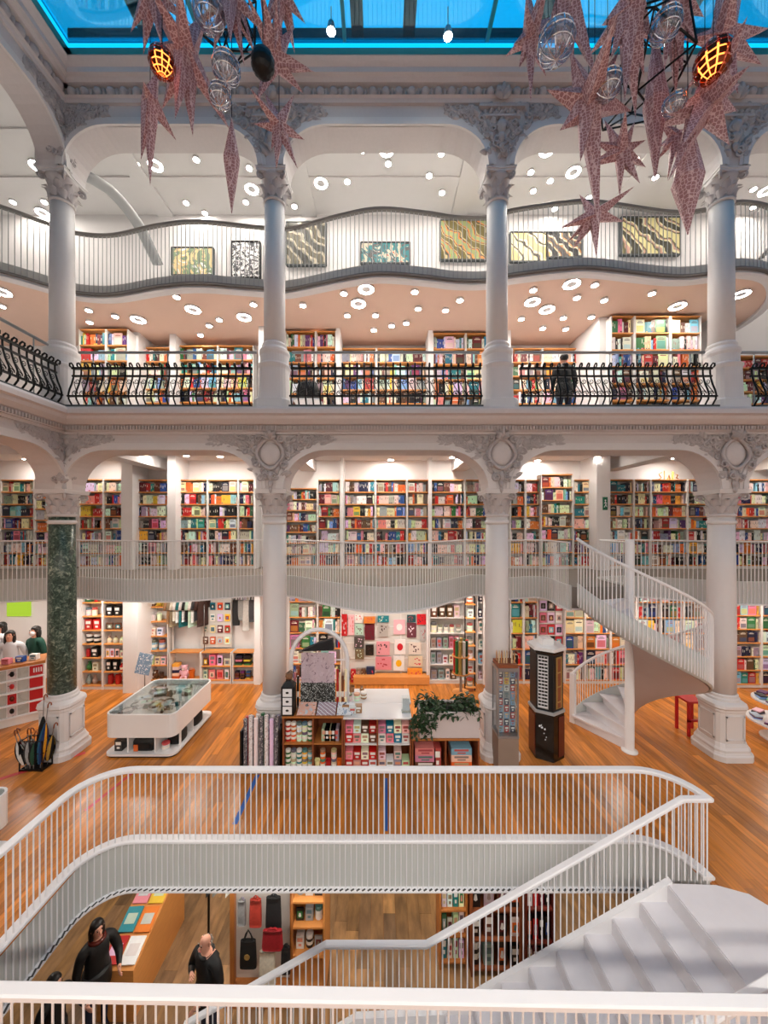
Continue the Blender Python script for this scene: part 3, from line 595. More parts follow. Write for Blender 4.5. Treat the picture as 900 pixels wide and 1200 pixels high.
top = [(155,190,1),(182,192,1),(240,248,0),(218,236,0),(295,220,1),(292,195,0),(288,235,0),(425,174,0),(453,174,1),(455,190,0),(376,213,1),(407,211,0),(364,232,0),(517,178,0),(546,218,1),(518,224,0),(503,204,0),(641,174,1),(622,200,0),(645,210,0),(625,222,0),(672,200,1),(745,185,0),(755,205,0),(768,206,0),(823,208,0),(883,220,0),(898,222,1),(883,241,0),(650,243,0),(44,193,1),(15,235,0),(52,235,0),(50,248,1),(690,230,0),(345,240,0),(575,190,0),(230,185,0),(800,190,0)]
pinkl = [(207,346,0),(226,361,1),(162,373,1),(135,369,0),(104,362,0),(105,376,0),(245,380,0),(257,373,0),(286,370,1),(297,355,0),(235,391,0),(429,337,1),(403,342,0),(420,354,1),(407,368,0),(440,368,0),(486,340,0),(539,350,0),(490,360,0),(522,362,0),(476,377,0),(459,380,0),(438,385,0),(372,391,0),(355,356,0),(670,331,1),(697,332,0),(676,347,0),(625,338,0),(624,352,1),(641,361,1),(660,371,0),(693,370,0),(708,350,0),(764,342,0),(794,357,1),(868,343,1),(611,372,0),(636,383,0),(663,384,0),(2,340,1),(2,357,0),(-60,350,1)]
mezl = [(172,530,0),(218,532,0),(258,533,0),(300,531,0),(110,534,0),(440,531,0),(450,530,0),(458,537,0),(370,533,0),(530,534,0),(630,538,0),(660,531,0),(700,534,0),(740,532,0),(790,535,0),(895,533,0),(30,536,0)]
for a, b, c in top: lamp(a, b, ZCT, c, K_TOP, 'top ceiling', 'on the white top-storey ceiling, '+bay(a))
for a, b, c in pinkl: lamp(a, b, ZCG, c, K_PINK, 'gallery ceiling', 'on the pink gallery ceiling, '+bay(a))
for a, b, c in mezl: lamp(a, b, ZCM, c, K_MEZZ, 'mezzanine ceiling', 'on the mezzanine ceiling, '+bay(a))
for i, x in enumerate([-10, -8.6, -7.3, -5.9, -4.6, -3.4, -1.9, -.6, .6, 1.9, 3.0, 6.0, 7.2, 8.6, 10]): lamp(0, 0, 0, 1, K_GRND, 'shop ceiling', 'under the mezzanine above the shop shelves', (x, 9.15, 2.70))
for x in (-5.4, -3.2, -1.2, .8, 2.8, 5): 
    for y in (5.7, 7.4): lamp(0, 0, 0, 1, K_LOW, 'lower shop ceiling', 'under the wooden floor in the lower shop', (x, y, -.70))
for z, k in ((6.2, K_NEAR_FILL), (9.5, K_NEAR_FILL*.26)):  # unseen fill lamps, added to brighten the arcade front and atrium
    for x in (-9, -6, -3.6, -1.2, 1.2, 3.6, 6, 9): lamp(0, 0, 0, 1, k, 'added near-side fill', 'added as fill on the unseen near-side ceiling', (x, -2.7, z))
for u, v, n in ((388, 36, 'left'), (525, 42, 'right')):                      # two bright floods hung below the skylight
    p = P(u, v, 5.9); r = root('hanging_floodlight', 'bright hanging floodlight below the skylight glass, the %s one' % n, 'light', p, 'skylight floodlights')
    MB().lathe([(.05, .12), (.075, 0), (.07, -.01)], 12, p).build('housing', 'steel', r, True); MB().lathe([(.066, -.012), (.066, -.016)], 12, p).build('lens', lamp_mat(90).name, r)
    MB().tube([p+Vector((0,0,.1)), (p.x, p.y, ZSK)], .008, 5).build('rod', 'steel', r)
# ------------------------------------------------------------------ railing round the floor opening, with slab edge
hp = [Vector((HX1, 4.52, 0))]+[p for p in hole]+[Vector((4.6, 2.57, 0))]
hp = [Vector((p.x, p.y, 0)) for p in hp]; dense = []
for a, b in zip(hp, hp[1:]):
    n = max(1, int((b-a).length/.2)); dense += [a.lerp(b, i/n) for i in range(n)]
dense.append(hp[-1])
o = railing('stairwell_railing', 'white baluster railing looping round the opening in the wooden floor', dense, .95, -.62, .076, bal=bal_mesh, w=.10, h=.055, fas=(-.62, 0.0), inset=-.035, fo=-.003)
MB().sweep([p+Vector((0,0,-.005)) for p in offset(dense, 0)], rrect(.13, .05)).build('floor_ledge', 'rail', o)
MB().sweep([p+Vector((0,0,-.66)) for p in offset(dense, -.02)], rrect(.12, .045)).build('bottom_ledge', 'rail', o)
sl = MB()
for p, q in zip(resample(offset(dense, -.055), .076), resample(offset(dense, -.082), .076)):
    t = (q-p).normalized(); s = Vector((-t.y, t.x, 0))*.012; sl.add([p+s+Vector((0,0,-.612)), p-s+Vector((0,0,-.612)), q-s+Vector((0,0,-.612)), q+s+Vector((0,0,-.612))], [(0,1,2,3)])
sl.build('ledge_slots', 'slot', o)
# ------------------------------------------------------------------ white stair going down to the left
RISE, RUN, SX, SYB, SYA = .195, .335, 3.48, 4.46, 2.86
st = root('staircase', 'white straight staircase descending left into the lower shop', 'stairs', (SX, 3.7, -1.5))
MB().prism([(SX, SYA-.1), (5.3, SYA-.1), (4.78, 3.6), (4.46, 4.16), (4.34, 4.34), (4.05, 4.45), (SX, 4.47)], -.2, .012).build('top_landing', 'tread', st)
def flight(x0, z0, n):
    for i in range(n):
        xa = x0-RUN*i; z = z0-RISE*(i+1)
        if i < n-1 or True:
            MB().box(xa-RUN, xa+.02, SYA, SYB, z-.05, z).build('tread', 'tread', st)
            MB().box(xa-.012, xa+.012, SYA, SYB, z, z+RISE-.012 if i else z+RISE).build('riser', 'tread', st)
    return x0-RUN*n, z0-RISE*n
xe, ze = flight(SX, 0, 9)
MB().box(xe-.75, xe, SYA, SYB, ze-.12, ze).build('half_landing', 'tread', st)
xe2, ze2 = flight(xe-.75, ze, 7)
slp = [Vector((SX+.05, 0, .0)), Vector((xe+.3, 0, ze+.15)), Vector((xe-.75, 0, ze+.1)), Vector((xe2, 0, ze2+.05))]
for y, nm in ((SYB+.03, 'back_stringer'), (SYA-.03, 'front_stringer')):
    m = MB()
    for a, b in zip(slp, slp[1:]):
        m.add([(a.x, y-.035, a.z-.28), (b.x, y-.035, b.z-.28), (b.x, y-.035, b.z+.045), (a.x, y-.035, a.z+.045), (a.x, y+.035, a.z-.28), (b.x, y+.035, b.z-.28), (b.x, y+.035, b.z+.045), (a.x, y+.035, a.z+.045)],
              [(0,1,2,3), (7,6,5,4), (0,4,5,1), (1,5,6,2), (2,6,7,3), (3,7,4,0)])
    m.build(nm, 'rail', st)
hr = [Vector((3.70, 4.52, .97)), Vector((.57, 4.52, -.81)), Vector((-.66, 4.52, -.81)), Vector((-2.4, 4.52, -1.8))]
sr = root('stair_handrail', 'sloping white handrail with balusters on the far side of the stair', 'railing', (.5, 4.52, -1.7))
MB().sweep([Vector((HX1-.01, 4.52, .97))]+hr, rrect(.085, .05)).build('handrail', 'rail', sr)
def low_z(x):
    for a, b in zip(slp, slp[1:]):
        if b.x <= x <= a.x: return a.z+(b.z-a.z)*(a.x-x)/(a.x-b.x)
    return 0
allp = [Vector((HX1-.01, 4.52, .97))]+hr; x = HX1-.08
while x > -2.35:
    for a, b in zip(allp, allp[1:]):
        if b.x <= x <= a.x: z = a.z+(b.z-a.z)*(a.x-x)/(a.x-b.x); break
    zl = low_z(x) if x < SX else 0; inst('baluster', bal_mesh, sr, (x, 4.52, zl), sc=(1, 1, z-zl)); x -= .076
sr2 = root('stair_handrail', 'sloping white handrail on the near side of the stair at bottom right', 'railing', (2, 2.83, -1))
MB().sweep([Vector((4.4, 2.8, 1.0)), Vector((3.2, 2.8, 1.0)), Vector((.4, 2.8, -.72)), Vector((-.6, 2.8, -.72))], rrect(.085, .05)).build('handrail', 'rail', sr2)
x = 3.1
while x > -.55: inst('baluster', bal_mesh, sr2, (x, 2.8, low_z(x)), sc=(1, 1, (1.0-(3.2-x)*.614 if x > .4 else -.72)-low_z(x))); x -= .076

# ------------------------------------------------------------------ spiral stair
N_ST, A0, DA, RS = 16, 118., 18.6, 1.15
sp = root('spiral_staircase', 'white spiral staircase with round post and wire balusters', 'stairs', (SPX, SPY, 0))
def sp_pt(i, r, z): a = math.radians(A0-DA*i); return Vector((SPX+r*math.cos(a), SPY+r*math.sin(a), z))
ZR = ZM/N_ST
for i in range(N_ST-1):
    z = ZR*(i+1); o_ = [sp_pt(i+t/4, RS, z) for t in range(-1, 5)]; i_ = [sp_pt(i+t/4, .08, z) for t in range(4, -2, -1)]
    MB().prism([(p.x, p.y) for p in o_+i_], z-.04, z).build('tread', 'tread', sp)
    a, b = sp_pt(i, .08, 0), sp_pt(i, RS, 0); nrm = Vector((b.y-a.y, a.x-b.x, 0)).normalized()*.01
    MB().prism([(a.x+nrm.x, a.y+nrm.y), (b.x+nrm.x, b.y+nrm.y), (b.x-nrm.x, b.y-nrm.y), (a.x-nrm.x, a.y-nrm.y)], z-ZR, z-.02).build('riser', 'tread', sp)
m = MB(); vs = []; K = 64
for k in range(K+1):
    i = (N_ST-1)*k/K; z = max(.0, ZR*(i+.2)-.2)
    for r in (.08, RS-.01): p = sp_pt(i, r, z); vs.append(p)
m.add(vs, [(2*k, 2*k+1, 2*k+3, 2*k+2) for k in range(K)]); m.build('soffit', 'pinkgrey', sp, True)
def helix(r, dz, i0=0., i1=N_ST-1., n=64, zmin=None): return [sp_pt(i0+(i1-i0)*k/n, r, max(ZR*(i0+(i1-i0)*k/n)+dz, zmin if zmin is not None else -9)) for k in range(n+1)]
hx = helix(RS+.01, 0, 0, N_ST-.7); m = MB(); vs = []
for p in hx: 
    for r_, z_ in ((0, max(0, p.z-.16)), (0, p.z+.26)):
        for k_ in (1., 1.025): vs.append((SPX+(p.x-SPX)*k_, SPY+(p.y-SPY)*k_, z_))
fs = []
for k in range(len(hx)-1):
    a, b = 4*k, 4*k+4; fs += [(a, a+2, b+2, b), (a+1, b+1, b+3, a+3), (a, b, b+1, a+1), (a+2, a+3, b+3, b+2)]
m.add(vs, fs); m.build('outer_stringer', 'fascia', sp, True)
MB().sweep(helix(RS+.03, 1.05, 0, N_ST-.7), rrect(.06, .05)).build('handrail', 'rail', sp)
for p in resample(helix(RS+.045, 0, .2, N_ST-.7, 200), .068): inst('baluster', bal_mesh, sp, (p.x, p.y, max(.02, p.z-.12)), sc=(1, 1, 1.05+.12 if p.z > .14 else 1.05+p.z))
MB().lathe([(.14, 0), (.14, .025), (.085, .04), (.08, .06), (.08, 4.02), (.07, 4.06)], 20, (SPX, SPY, 0)).build('centre_post', 'rail', sp, True)
p0 = sp_pt(0, RS+.02, 0); MB().obox((p0.x, p0.y, .54), (.11, .07, 1.08), (0, 0, math.radians(A0))).build('newel_post', 'rail', sp)

# ------------------------------------------------------------------ tape on the floor
def strip(a, b, w, z, lab, m):
    a, b = Vector(a), Vector(b); t = (b-a).normalized(); s = Vector((-t.y, t.x, 0))*w/2
    q = MB().prism([(a.x+s.x, a.y+s.y), (b.x+s.x, b.y+s.y), (b.x-s.x, b.y-s.y), (a.x-s.x, a.y-s.y)], .0012, z); c = (a+b)/2
    q.at('floor_tape', m, (c.x, c.y, .0012), lab, 'tape')
strip(F(302, 908), F(275, 966), .07, .003, 'blue tape strip on the wooden floor behind the left railing', 'tape_blue')
strip(F(452, 912), F(452, 974), .06, .003, 'blue tape strip on the wooden floor in mid-view behind the railing', 'tape_blue')
strip(F(100, 882), F(0, 913), .09, .003, 'red tape strip on the wooden floor beside the umbrella stand', 'tape_red')
strip(F(160, 902), F(100, 950), .05, .003, 'thin red tape strip inside the left corner of the railing', 'tape_red')
# ------------------------------------------------------------------ bookcases and books
PAL = [('red', (.74, .13, .12), 9), ('orange', (.90, .43, .16), 7), ('yellow', (.93, .76, .25), 3), ('green', (.18, .42, .25), 3), ('teal', (.10, .50, .53), 5), ('blue', (.14, .30, .60), 5), ('navy', (.09, .11, .24), 6),
       ('purple', (.38, .18, .42), 2), ('pink', (.88, .52, .58), 4), ('white', (.93, .92, .90), 34), ('cream', (.90, .85, .76), 20), ('grey', (.62, .62, .62), 8), ('black', (.07, .07, .08), 14), ('brown', (.40, .25, .17), 7), ('pale blue', (.52, .74, .84), 5), ('maroon', (.38, .08, .13), 5)]
PALW = [p[2] for p in PAL]
PC = {p[0]: p[1] for p in PAL}
BOOKS = []
rb = random.Random(5)
def pick(r=rb): p = r.choices(PAL, PALW)[0]; return p[0], tuple(min(1, max(0, c*r.uniform(.85, 1.12))) for c in p[1])
def fill_books(x0, x1, yf, z, h, unit, row, face=.10, gap=.06):
    """stand books on a shelf board: x range, front edge, board top, free height"""
    x = x0+.012; run = 0; cname, col = pick(); hh = h*.8; dep = .17; th = .03
    while x < x1-.03:
        if run <= 0:
            cname, col = pick(); run = rb.choice((1, 1, 2, 2, 3, 5)); hh = h*rb.uniform(.62, .92); th = rb.uniform(.022, .055); dep = rb.uniform(.13, .2)
            if rb.random() < gap: x += rb.uniform(.03, .09)
            if rb.random() < face and x1-x > .22:
                hh = h*rb.uniform(.78, .93); w = min(hh*rb.uniform(.62, .74), x1-x-.02); BOOKS.append((x, x+w, yf+.03, yf+.055, z, z+hh, cname, col, unit, row, 'front-facing')); x += w+.012; run = 0; continue
        t = th*rb.uniform(.9, 1.1); H = hh*rb.uniform(.97, 1.0)
        if x+t > x1-.01: break
        f = yf+.025+rb.uniform(0, .012); BOOKS.append((x, x+t-.002, f, f+dep, z, z+H, cname, col, unit, row, 'upright')); x += t; run -= 1
shelf_cache = {}
def bookcase(level, idx, x0, x1, yf, z0, z1, rows, fill='books', side_m='shelf_white', shelf_m='wood_shelf', depth=.30, label=None, back_m='back_white', face=.10, cat='bookcase', plinth=.08):
    lab = label or f'white bookcase with orange shelves, {ORD[idx]} from left, {level}'
    r = root('bookcase' if cat == 'bookcase' else cat.replace(' ', '_'), lab, cat, ((x0+x1)/2, yf+depth/2, z0)); t = .022
    for a in (x0, x1-t): MB().box(a, a+t, yf, yf+depth, z0, z1).build('side_panel', side_m, r)
    MB().box(x0+t, x1-t, yf+depth-.015, yf+depth, z0, z1).build('back_panel', back_m, r)
    if plinth: MB().box(x0+t, x1-t, yf+.02, yf+.04, z0, z0+plinth).build('kick_board', side_m, r)
    zs = []
    for i in range(rows+1):
        z = z0+plinth+(z1-z0-plinth-.02)*i/rows; 
        if i < rows or plinth: 
            MB().box(x0+t, x1-t, yf+.005, yf+depth-.015, z, z+.028).build('shelf', shelf_m if (fill != 'x') else side_m, r)
        if i < rows: zs.append((z+.028, (z1-z0-plinth-.02)/rows-.028))
    unit = f'{ORD[idx]} {level} bookcase from left' if level in ('mezzanine', 'gallery') else f'{ORD[idx]} {level} bookcase'
    if fill == 'books':
        for i, (z, h) in enumerate(zs): fill_books(x0+t, x1-t, yf, z, h, unit, rows-1-i, face)
    return r, zs
def px_units(level, rows_px, z0, z1, rows, **kw):
    out = []
    for i, u in enumerate(rows_px):
        a, b, d = u[:3]; zt = u[3] if len(u) > 3 else z1
        out.append(bookcase(level, i, X_(a, d)+.004, X_(b, d)-.004, d, z0, zt, rows, **kw))
    return out
px_units('mezzanine', [(-40, 0, 10.1), (0, 40, 10.1), (40, 62, 10.1, 5.4), (92, 121, 10.0), (121, 146, 10.0), (160, 197, 10.1), (207, 243, 10.1), (243, 279, 10.1), (279, 298, 10.1), (334, 372, 10.15, 5.35), (372, 399, 10.1), (403, 440, 10.1), (440, 477, 10.1), (477, 503, 10.1), (505, 545, 10.1), (545, 572, 10.1), (598, 616, 10.1), (616, 634, 10.1), (634, 672, 10.0, 5.72), (672, 698, 10.1), (714, 743, 10.05), (743, 763, 10.05), (763, 806, 10.05), (806, 838, 10.05), (858, 905, 10.05)], ZM, 5.58, 7)
px_units('gallery', [(92, 124, 9.5), (124, 150, 9.5), (167, 201, 10.1, 9.2), (208, 255, 10.1, 9.25), (255, 297, 10.1, 9.25), (334, 370, 9.6), (370, 394, 9.6), (399, 441, 10.15, 9.2), (441, 501, 10.15, 9.2), (507, 546, 9.7), (546, 574, 9.7), (600, 636, 10.15, 9.2), (636, 694, 10.15, 9.2), (716, 744, 8.9), (744, 786, 8.9), (786, 822, 8.9), (866, 925, 9.5, 8.7)], ZG, 9.38, 7, face=.16)
SH = 'shop floor'
px_units('shop-floor arch-side', [(338, 372, 10.15), (372, 400, 10.15)], 0, 2.66, 6, face=.2)
px_units('shop-floor stair-side', [(598, 614, 10.1), (614, 631, 10.1), (662, 686, 10.1), (686, 716, 10.1), (716, 746, 10.1), (746, 775, 10.1), (775, 802, 10.1), (802, 828, 10.1)], 0, 2.66, 6, face=.45)
px_units('shop-floor right-edge', [(858, 893, 9.85), (893, 925, 9.85)], 0, 2.66, 7, face=.45)

def r_ink(x, z): return random.Random(int(x*997+z*31)).choice([(.55, .52, .50), (.62, .30, .26), (.35, .42, .48), (.40, .36, .34), (.25, .24, .26)])
def book_box(m, b):
    x0, x1, y0, y1, z0, z1, cn, col, unit, row, kind = b; lum = sum(col)/3; ink = (.90, .88, .82) if lum < .5 else r_ink(x0, z0)
    m.box(x0, x1, y0, y1, z0, z1, col=col, top=(.90, .87, .80) if kind == 'upright' else col)
    w, h = x1-x0, z1-z0; r = random.Random(int((x0+30)*9973+z0*131)); e = y0-.0012
    def q(a0, a1, c0, c1, c): m.add([(x0+w*a0, e, z0+h*c0), (x0+w*a1, e, z0+h*c0), (x0+w*a1, e, z0+h*c1), (x0+w*a0, e, z0+h*c1)], [(0,1,2,3)], c)
    if kind == 'upright':
        if r.random() < .75: a = r.uniform(.35, .6); q(.36, .64, a, min(.92, a+r.uniform(.15, .35)), ink)
        if r.random() < .3: q(.05, .95, .06, .14, PAL[r.randrange(len(PAL))][1])
    else:
        c2 = PAL[r.randrange(len(PAL))][1]; q(.1, .9, .1, r.uniform(.4, .66), tuple(.5*a+.5*k for a, k in zip(c2, col))); q(.18, .82, .74, .80, ink); q(.3, .7, .86, .89, ink)
def blocked(u, lower):
    xs = ((48, 98), (303, 342), (563, 603), (824, 882)) if lower else ((50, 96), (303, 342), (563, 606), (826, 882))
    return any(a < u < b for a, b in xs)
def bsize(b):
    d = b[2]; u, v = scr((b[0]+b[1])/2, d, (b[4]+b[5])/2); s = (b[1]-b[0])*(b[5]-b[4])/d**2
    if not 5 < u < 895 or blocked(u, v > 500): return 0
    if 428 < v < 530 or 628 < v < 712 or 350 < v < 372: return s*.2
    if v > 712 and (400 > u > 322 or 600 < u < 690): s *= .6
    return s
BOOKS.sort(key=lambda b: -bsize(b))
for b in BOOKS[:296]:
    m = MB(); book_box(m, b); lab = f'{b[6]} {b[10]} book on {ORD[b[9]]} shelf of {b[8]}'
    m.at('book', 'book', ((b[0]+b[1])/2, (b[2]+b[3])/2, b[4]), lab, 'book', 'books on the '+b[8])
m = MB()
for b in BOOKS[296:]: book_box(m, b)
tag(m.build('books', 'book'), 'rows of many-coloured books filling the other bookcase shelves', 'books', None, 'stuff')
# ------------------------------------------------------------------ goods
rg = random.Random(21)
def shade(c, r=rg, v=.12): return tuple(min(1, max(0, x*r.uniform(1-v, 1+v))) for x in c)
def make_goods(kind, w, h, d, col, r=rg):
    m = MB(); ink = (.93, .92, .9) if sum(col)/3 < .5 else shade(r.choice([(.55, .48, .44), (.70, .32, .30), (.35, .50, .52), (.42, .42, .44), (.80, .66, .50)]))
    if kind == 'box':
        m.box(-w/2, w/2, 0, d, 0, h, col); e = -.001
        for a, b, c_, f in ((.15, .85, .55, .85), (.3, .7, .2, .4)): m.add([(-w/2+w*a, e, h*c_), (-w/2+w*b, e, h*c_), (-w/2+w*b, e, h*f), (-w/2+w*a, e, h*f)], [(0,1,2,3)], ink)
    elif kind in ('tin', 'jar'):
        R = w/2; m.lathe([(R*.96, 0), (R, h*.03), (R, h*.72)], 10, (0, R, 0), col=col); m.lathe([(R*1.0, h*.72), (R*1.02, h*.74), (R*1.02, h*.96), (R*.9, h)], 10, (0, R, 0), col=ink); m.lathe([(R*1.012, h*.25), (R*1.012, h*.52)], 10, (0, R, 0), col=(.92, .9, .86))
    elif kind == 'bottle':
        R = w/2; m.lathe([(R*.9, 0), (R, h*.05), (R, h*.55), (R*.4, h*.72), (R*.36, h*.9)], 10, (0, R, 0), col=col); m.lathe([(R*.42, h*.9), (R*.42, h)], 8, (0, R, 0), col=ink); m.lathe([(R*1.02, h*.15), (R*1.02, h*.42)], 10, (0, R, 0), col=(.93, .91, .85))
    elif kind == 'mug':
        R = w*.40; m.lathe([(R*.85, 0), (R, h*.1), (R, h), (R*.88, h), (R*.85, h*.12)], 10, (0, R, 0), col=col); m.tube([(R*.95, R, h*.8), (R*1.4, R, h*.75), (R*1.45, R, h*.4), (R*.95, R, h*.25)], h*.05, 5, col=col)
    elif kind == 'plush toy':
        k = h/2.2; m.ell((0, k*.6, k*.75), (k*.62, k*.5, k*.75), 8, 6, col=col); m.ell((0, k*.5, k*1.65), (k*.5, k*.45, k*.48), 8, 6, col=col)
        for s in (-1, 1): m.ell((s*k*.42, k*.5, k*2.02), (k*.17, k*.1, k*.18), 6, 4, col=col); m.ell((s*k*.6, k*.4, k*.95), (k*.18, k*.2, k*.4), 6, 4, col=col); m.ell((s*k*.4, k*.25, k*.2), (k*.22, k*.35, k*.2), 6, 4, col=col); m.ell((s*k*.17, k*.09, k*1.75), (k*.06, k*.04, k*.06), 5, 3, col=(.05, .05, .05))
        m.ell((0, k*.08, k*1.55), (k*.18, k*.1, k*.13), 6, 4, col=(.93, .9, .84))
    elif kind == 'vase':
        R = w/2; m.lathe([(R*.5, 0), (R*.9, h*.2), (R, h*.42), (R*.6, h*.72), (R*.42, h*.85), (R*.62, h), (R*.5, h), (R*.35, h*.85)], 12, (0, R, 0), col=col)
    elif kind == 'card':
        m.box(-w/2, w/2, 0, .02, 0, h, col); e = -.001; c2 = shade(r.choice(PAL)[1])
        m.add([(-w*.34, e, h*.2), (w*.34, e, h*.2), (w*.34, e, h*.75), (-w*.34, e, h*.75)], [(0,1,2,3)], c2); m.add([(-w*.2, e*2, h*.35), (0, e*2, h*.28), (w*.2, e*2, h*.35), (w*.1, e*2, h*.62), (-w*.1, e*2, h*.62)], [(0,1,2,3,4)], ink)
    elif kind == 'basket':
        R = w/2; m.lathe([(R*.8, 0), (R*.95, h*.5), (R, h*.8), (R*.92, h*.8), (R*.8, h*.3)], 10, (0, R, 0), col=col); m.tube([(-R, R, h*.75), (-R*.7, R, h), (R*.7, R, h), (R, R, h*.75)], .008, 5, col=col)
    elif kind == 'paper stack':
        z = 0
        for i in range(5): m.obox((r.uniform(-.01, .01), d/2, z+h*.1), (w, d, h*.19), (0, 0, r.uniform(-.08, .08)), col=shade(col if i % 2 else r.choice(PAL)[1])); z += h*.2
    return m
SMOOTH = {'tin', 'bottle', 'mug', 'plush toy', 'vase', 'jar', 'basket'}
def put_goods(kind, x, y, z, w, h, d, cname, col, label, group, rot=0):
    m = make_goods(kind, w, h, d, col); o = bpy.data.objects.new(kind.replace(' ', '_').replace('card', 'greeting_card'), m.mesh(kind, 'goods', kind in SMOOTH and False)); C.objects.link(o); o.location = (x, y, z); o.rotation_euler = (0, 0, rot)
    return tag(o, label, kind if kind != 'card' else 'greeting card', group)
def fill_goods(x0, x1, yf, z, h, where, kinds, cols=None, wmin=.10, wmax=.2, dens=1.):
    x = x0+.02; kind = rg.choice(kinds); run = 0
    while True:
        if run <= 0: kind = rg.choice(kinds); run = rg.choice((1, 2, 3)); c = rg.choice(cols) if cols else None; p = (c, PC[c]) if c else pick(rg); hh = h*rg.uniform(.5, .82); w0 = rg.uniform(wmin, wmax)
        w = min(w0, hh*1.4) if kind in ('plush toy',) else w0
        if x+w > x1-.01: break
        ww = w*.9; hgt = min(hh, w*2.6 if kind in ('bottle', 'vase') else w*1.5 if kind in ('tin', 'mug', 'jar', 'basket') else hh)
        put_goods(kind, x+w/2, yf+.05, z, ww, hgt, min(.18, ww), p[0], shade(p[1]), f'{p[0]} {kind} on {where}', 'goods on '+where.split(' shelf of ')[-1] if ' shelf of ' in where else where); x += w+rg.uniform(.01, .04)/dens; run -= 1
def goods_unit(name_, a, b, d, z1, rows, kinds, label, cols=None, z0=0., **kw):
    u = {k: kw.pop(k) for k in ('wmin', 'wmax', 'dens') if k in kw}
    r, zs = bookcase('', 0, X_(a, d)+.004, X_(b, d)-.004, d, z0, z1, rows, fill='goods', label=label, cat='shelf unit', **kw)
    for i, (z, h) in enumerate(zs): fill_goods(X_(a, d)+.03, X_(b, d)-.03, d, z, h, f'{ORD[len(zs)-1-i]} shelf of {name_}', kinds, cols, **u)
goods_unit('shelf unit just right of the green column', 95, 120, 9.75, 2.66, 7, ['box', 'tin', 'mug', 'vase'], 'white shelf unit of gifts just right of the green marble column', ['white', 'black', 'green', 'grey', 'red', 'cream'])
goods_unit('narrow shelf unit beside the white pier', 120, 146, 9.75, 2.66, 7, ['bottle', 'box', 'mug', 'card'], 'white shelf unit of bottles and boxes left of the white pier', ['white', 'cream', 'brown', 'red', 'black'])
goods_unit('toy shelves left of the hanging shirts', 163, 197, 10.1, 2.5, 6, ['plush toy', 'box', 'basket', 'jar'], 'open shelf unit of toys left of the hanging shirts', ['cream', 'white', 'brown', 'yellow', 'orange', 'pale blue'])
goods_unit('low cabinet under the hanging shirts', 198, 235, 10.1, .86, 1, ['basket', 'plush toy', 'paper stack'], 'low shelf cabinet under the rail of hanging shirts', ['brown', 'orange', 'yellow', 'cream'], wmin=.14)
goods_unit('low cabinet under the accessory panel', 235, 271, 10.1, .86, 2, ['box', 'paper stack', 'card'], 'low shelf cabinet below the panel of small accessories', ['white', 'brown', 'cream', 'pink'])
goods_unit('low cabinet under the hanging bags', 272, 298, 10.1, .86, 2, ['box', 'basket', 'paper stack'], 'low shelf cabinet below the hanging grey bags', ['black', 'grey', 'white', 'brown'])
goods_unit('white shelves right of the gift-wrap wall', 503, 546, 10.1, 2.66, 6, ['box', 'jar', 'box', 'tin'], 'all-white shelf unit right of the gift-wrap wall', ['white', 'white', 'cream', 'pink', 'grey', 'brown'], shelf_m='shelf_white')
goods_unit('narrow shelves behind the second column', 559, 572, 10.1, 2.66, 6, ['box', 'tin'], 'narrow white shelf unit half hidden behind the middle-right column', ['white', 'navy', 'pale blue'], shelf_m='shelf_white')
# shirts on a rail
d = 10.0; xa, xb = X_(195, d), X_(236, d); zr = 2.52
r = root('clothes_rail', 'grey clothes rail holding the hanging shirts', 'rail', ((xa+xb)/2, d+.2, .9))
MB().tube([(xa, d+.2, zr), (xb, d+.2, zr)], .015, 8).build('bar', 'steel', r, True)
for x in (xa+.02, xb-.02): MB().tube([(x, d+.2, .88), (x, d+.2, zr)], .012, 6).build('upright', 'steel', r, True)
def garment(x, y, z, w, h, col, lab, grp, rz):
    m = MB(); n = 9; vs = []
    for i in range(n):
        t = i/(n-1); hw = .02+.17*min(1, t*4)+.02*t; zz = z-.06-h*t; k = .035+.02*math.sin(t*5)
        for j in range(8): a = 2*math.pi*j/8; vs.append((hw*math.cos(a)*w, k*math.sin(a)*(1+.4*math.sin(3*a+t*6)), zz))
    m.add(vs, [(i*8+j, i*8+(j+1)%8, (i+1)*8+(j+1)%8, (i+1)*8+j) for i in range(n-1) for j in range(8)]+[tuple(range(8)), tuple((n-1)*8+j for j in range(7, -1, -1))], col)
    for s in (-1, 1): m.tube([(s*.15*w, 0, z-.14), (s*.22*w, 0, z-.25), (s*.25*w, .02, z-.45)], [.05, .05, .045], 6, col=col)
    ro = root('hanging_shirt', lab, 'shirt', (x, y, z-.06-h), grp); ca, sa = math.cos(rz), math.sin(rz)
    m.xf(lambda p: Vector((x+p.x*ca-p.y*sa, y+p.x*sa+p.y*ca, p.z))).build('cloth', 'cloth_attr', ro, True)
    MB().tube([(x, y, z-.07), (x, y, z-.02), (x+.015, y, z+.015), (x, y, z+.03), (x-.015, y, z+.015)], .004, 4).build('hanger_hook', 'steel', ro)
gc = [('tan', (.62, .46, .32)), ('khaki', (.55, .48, .38)), ('cream', (.87, .84, .78)), ('white', (.92, .91, .9)), ('teal', (.08, .42, .44)), ('white', (.9, .9, .9)), ('black', (.07, .07, .08)), ('mint green', (.75, .86, .78)), ('white', (.93, .92, .9)), ('charcoal', (.2, .2, .21)), ('dark brown', (.25, .16, .14))]
for i, (n, c) in enumerate(gc): garment(xa+.06+(xb-xa-.12)*i/(len(gc)-1), d+.2, zr-.03, .9, .78+.1*math.sin(i*2), c, f'{n} shirt hanging {ORD[i]} from the left on the clothes rail', 'shirts on the clothes rail', 1.15)
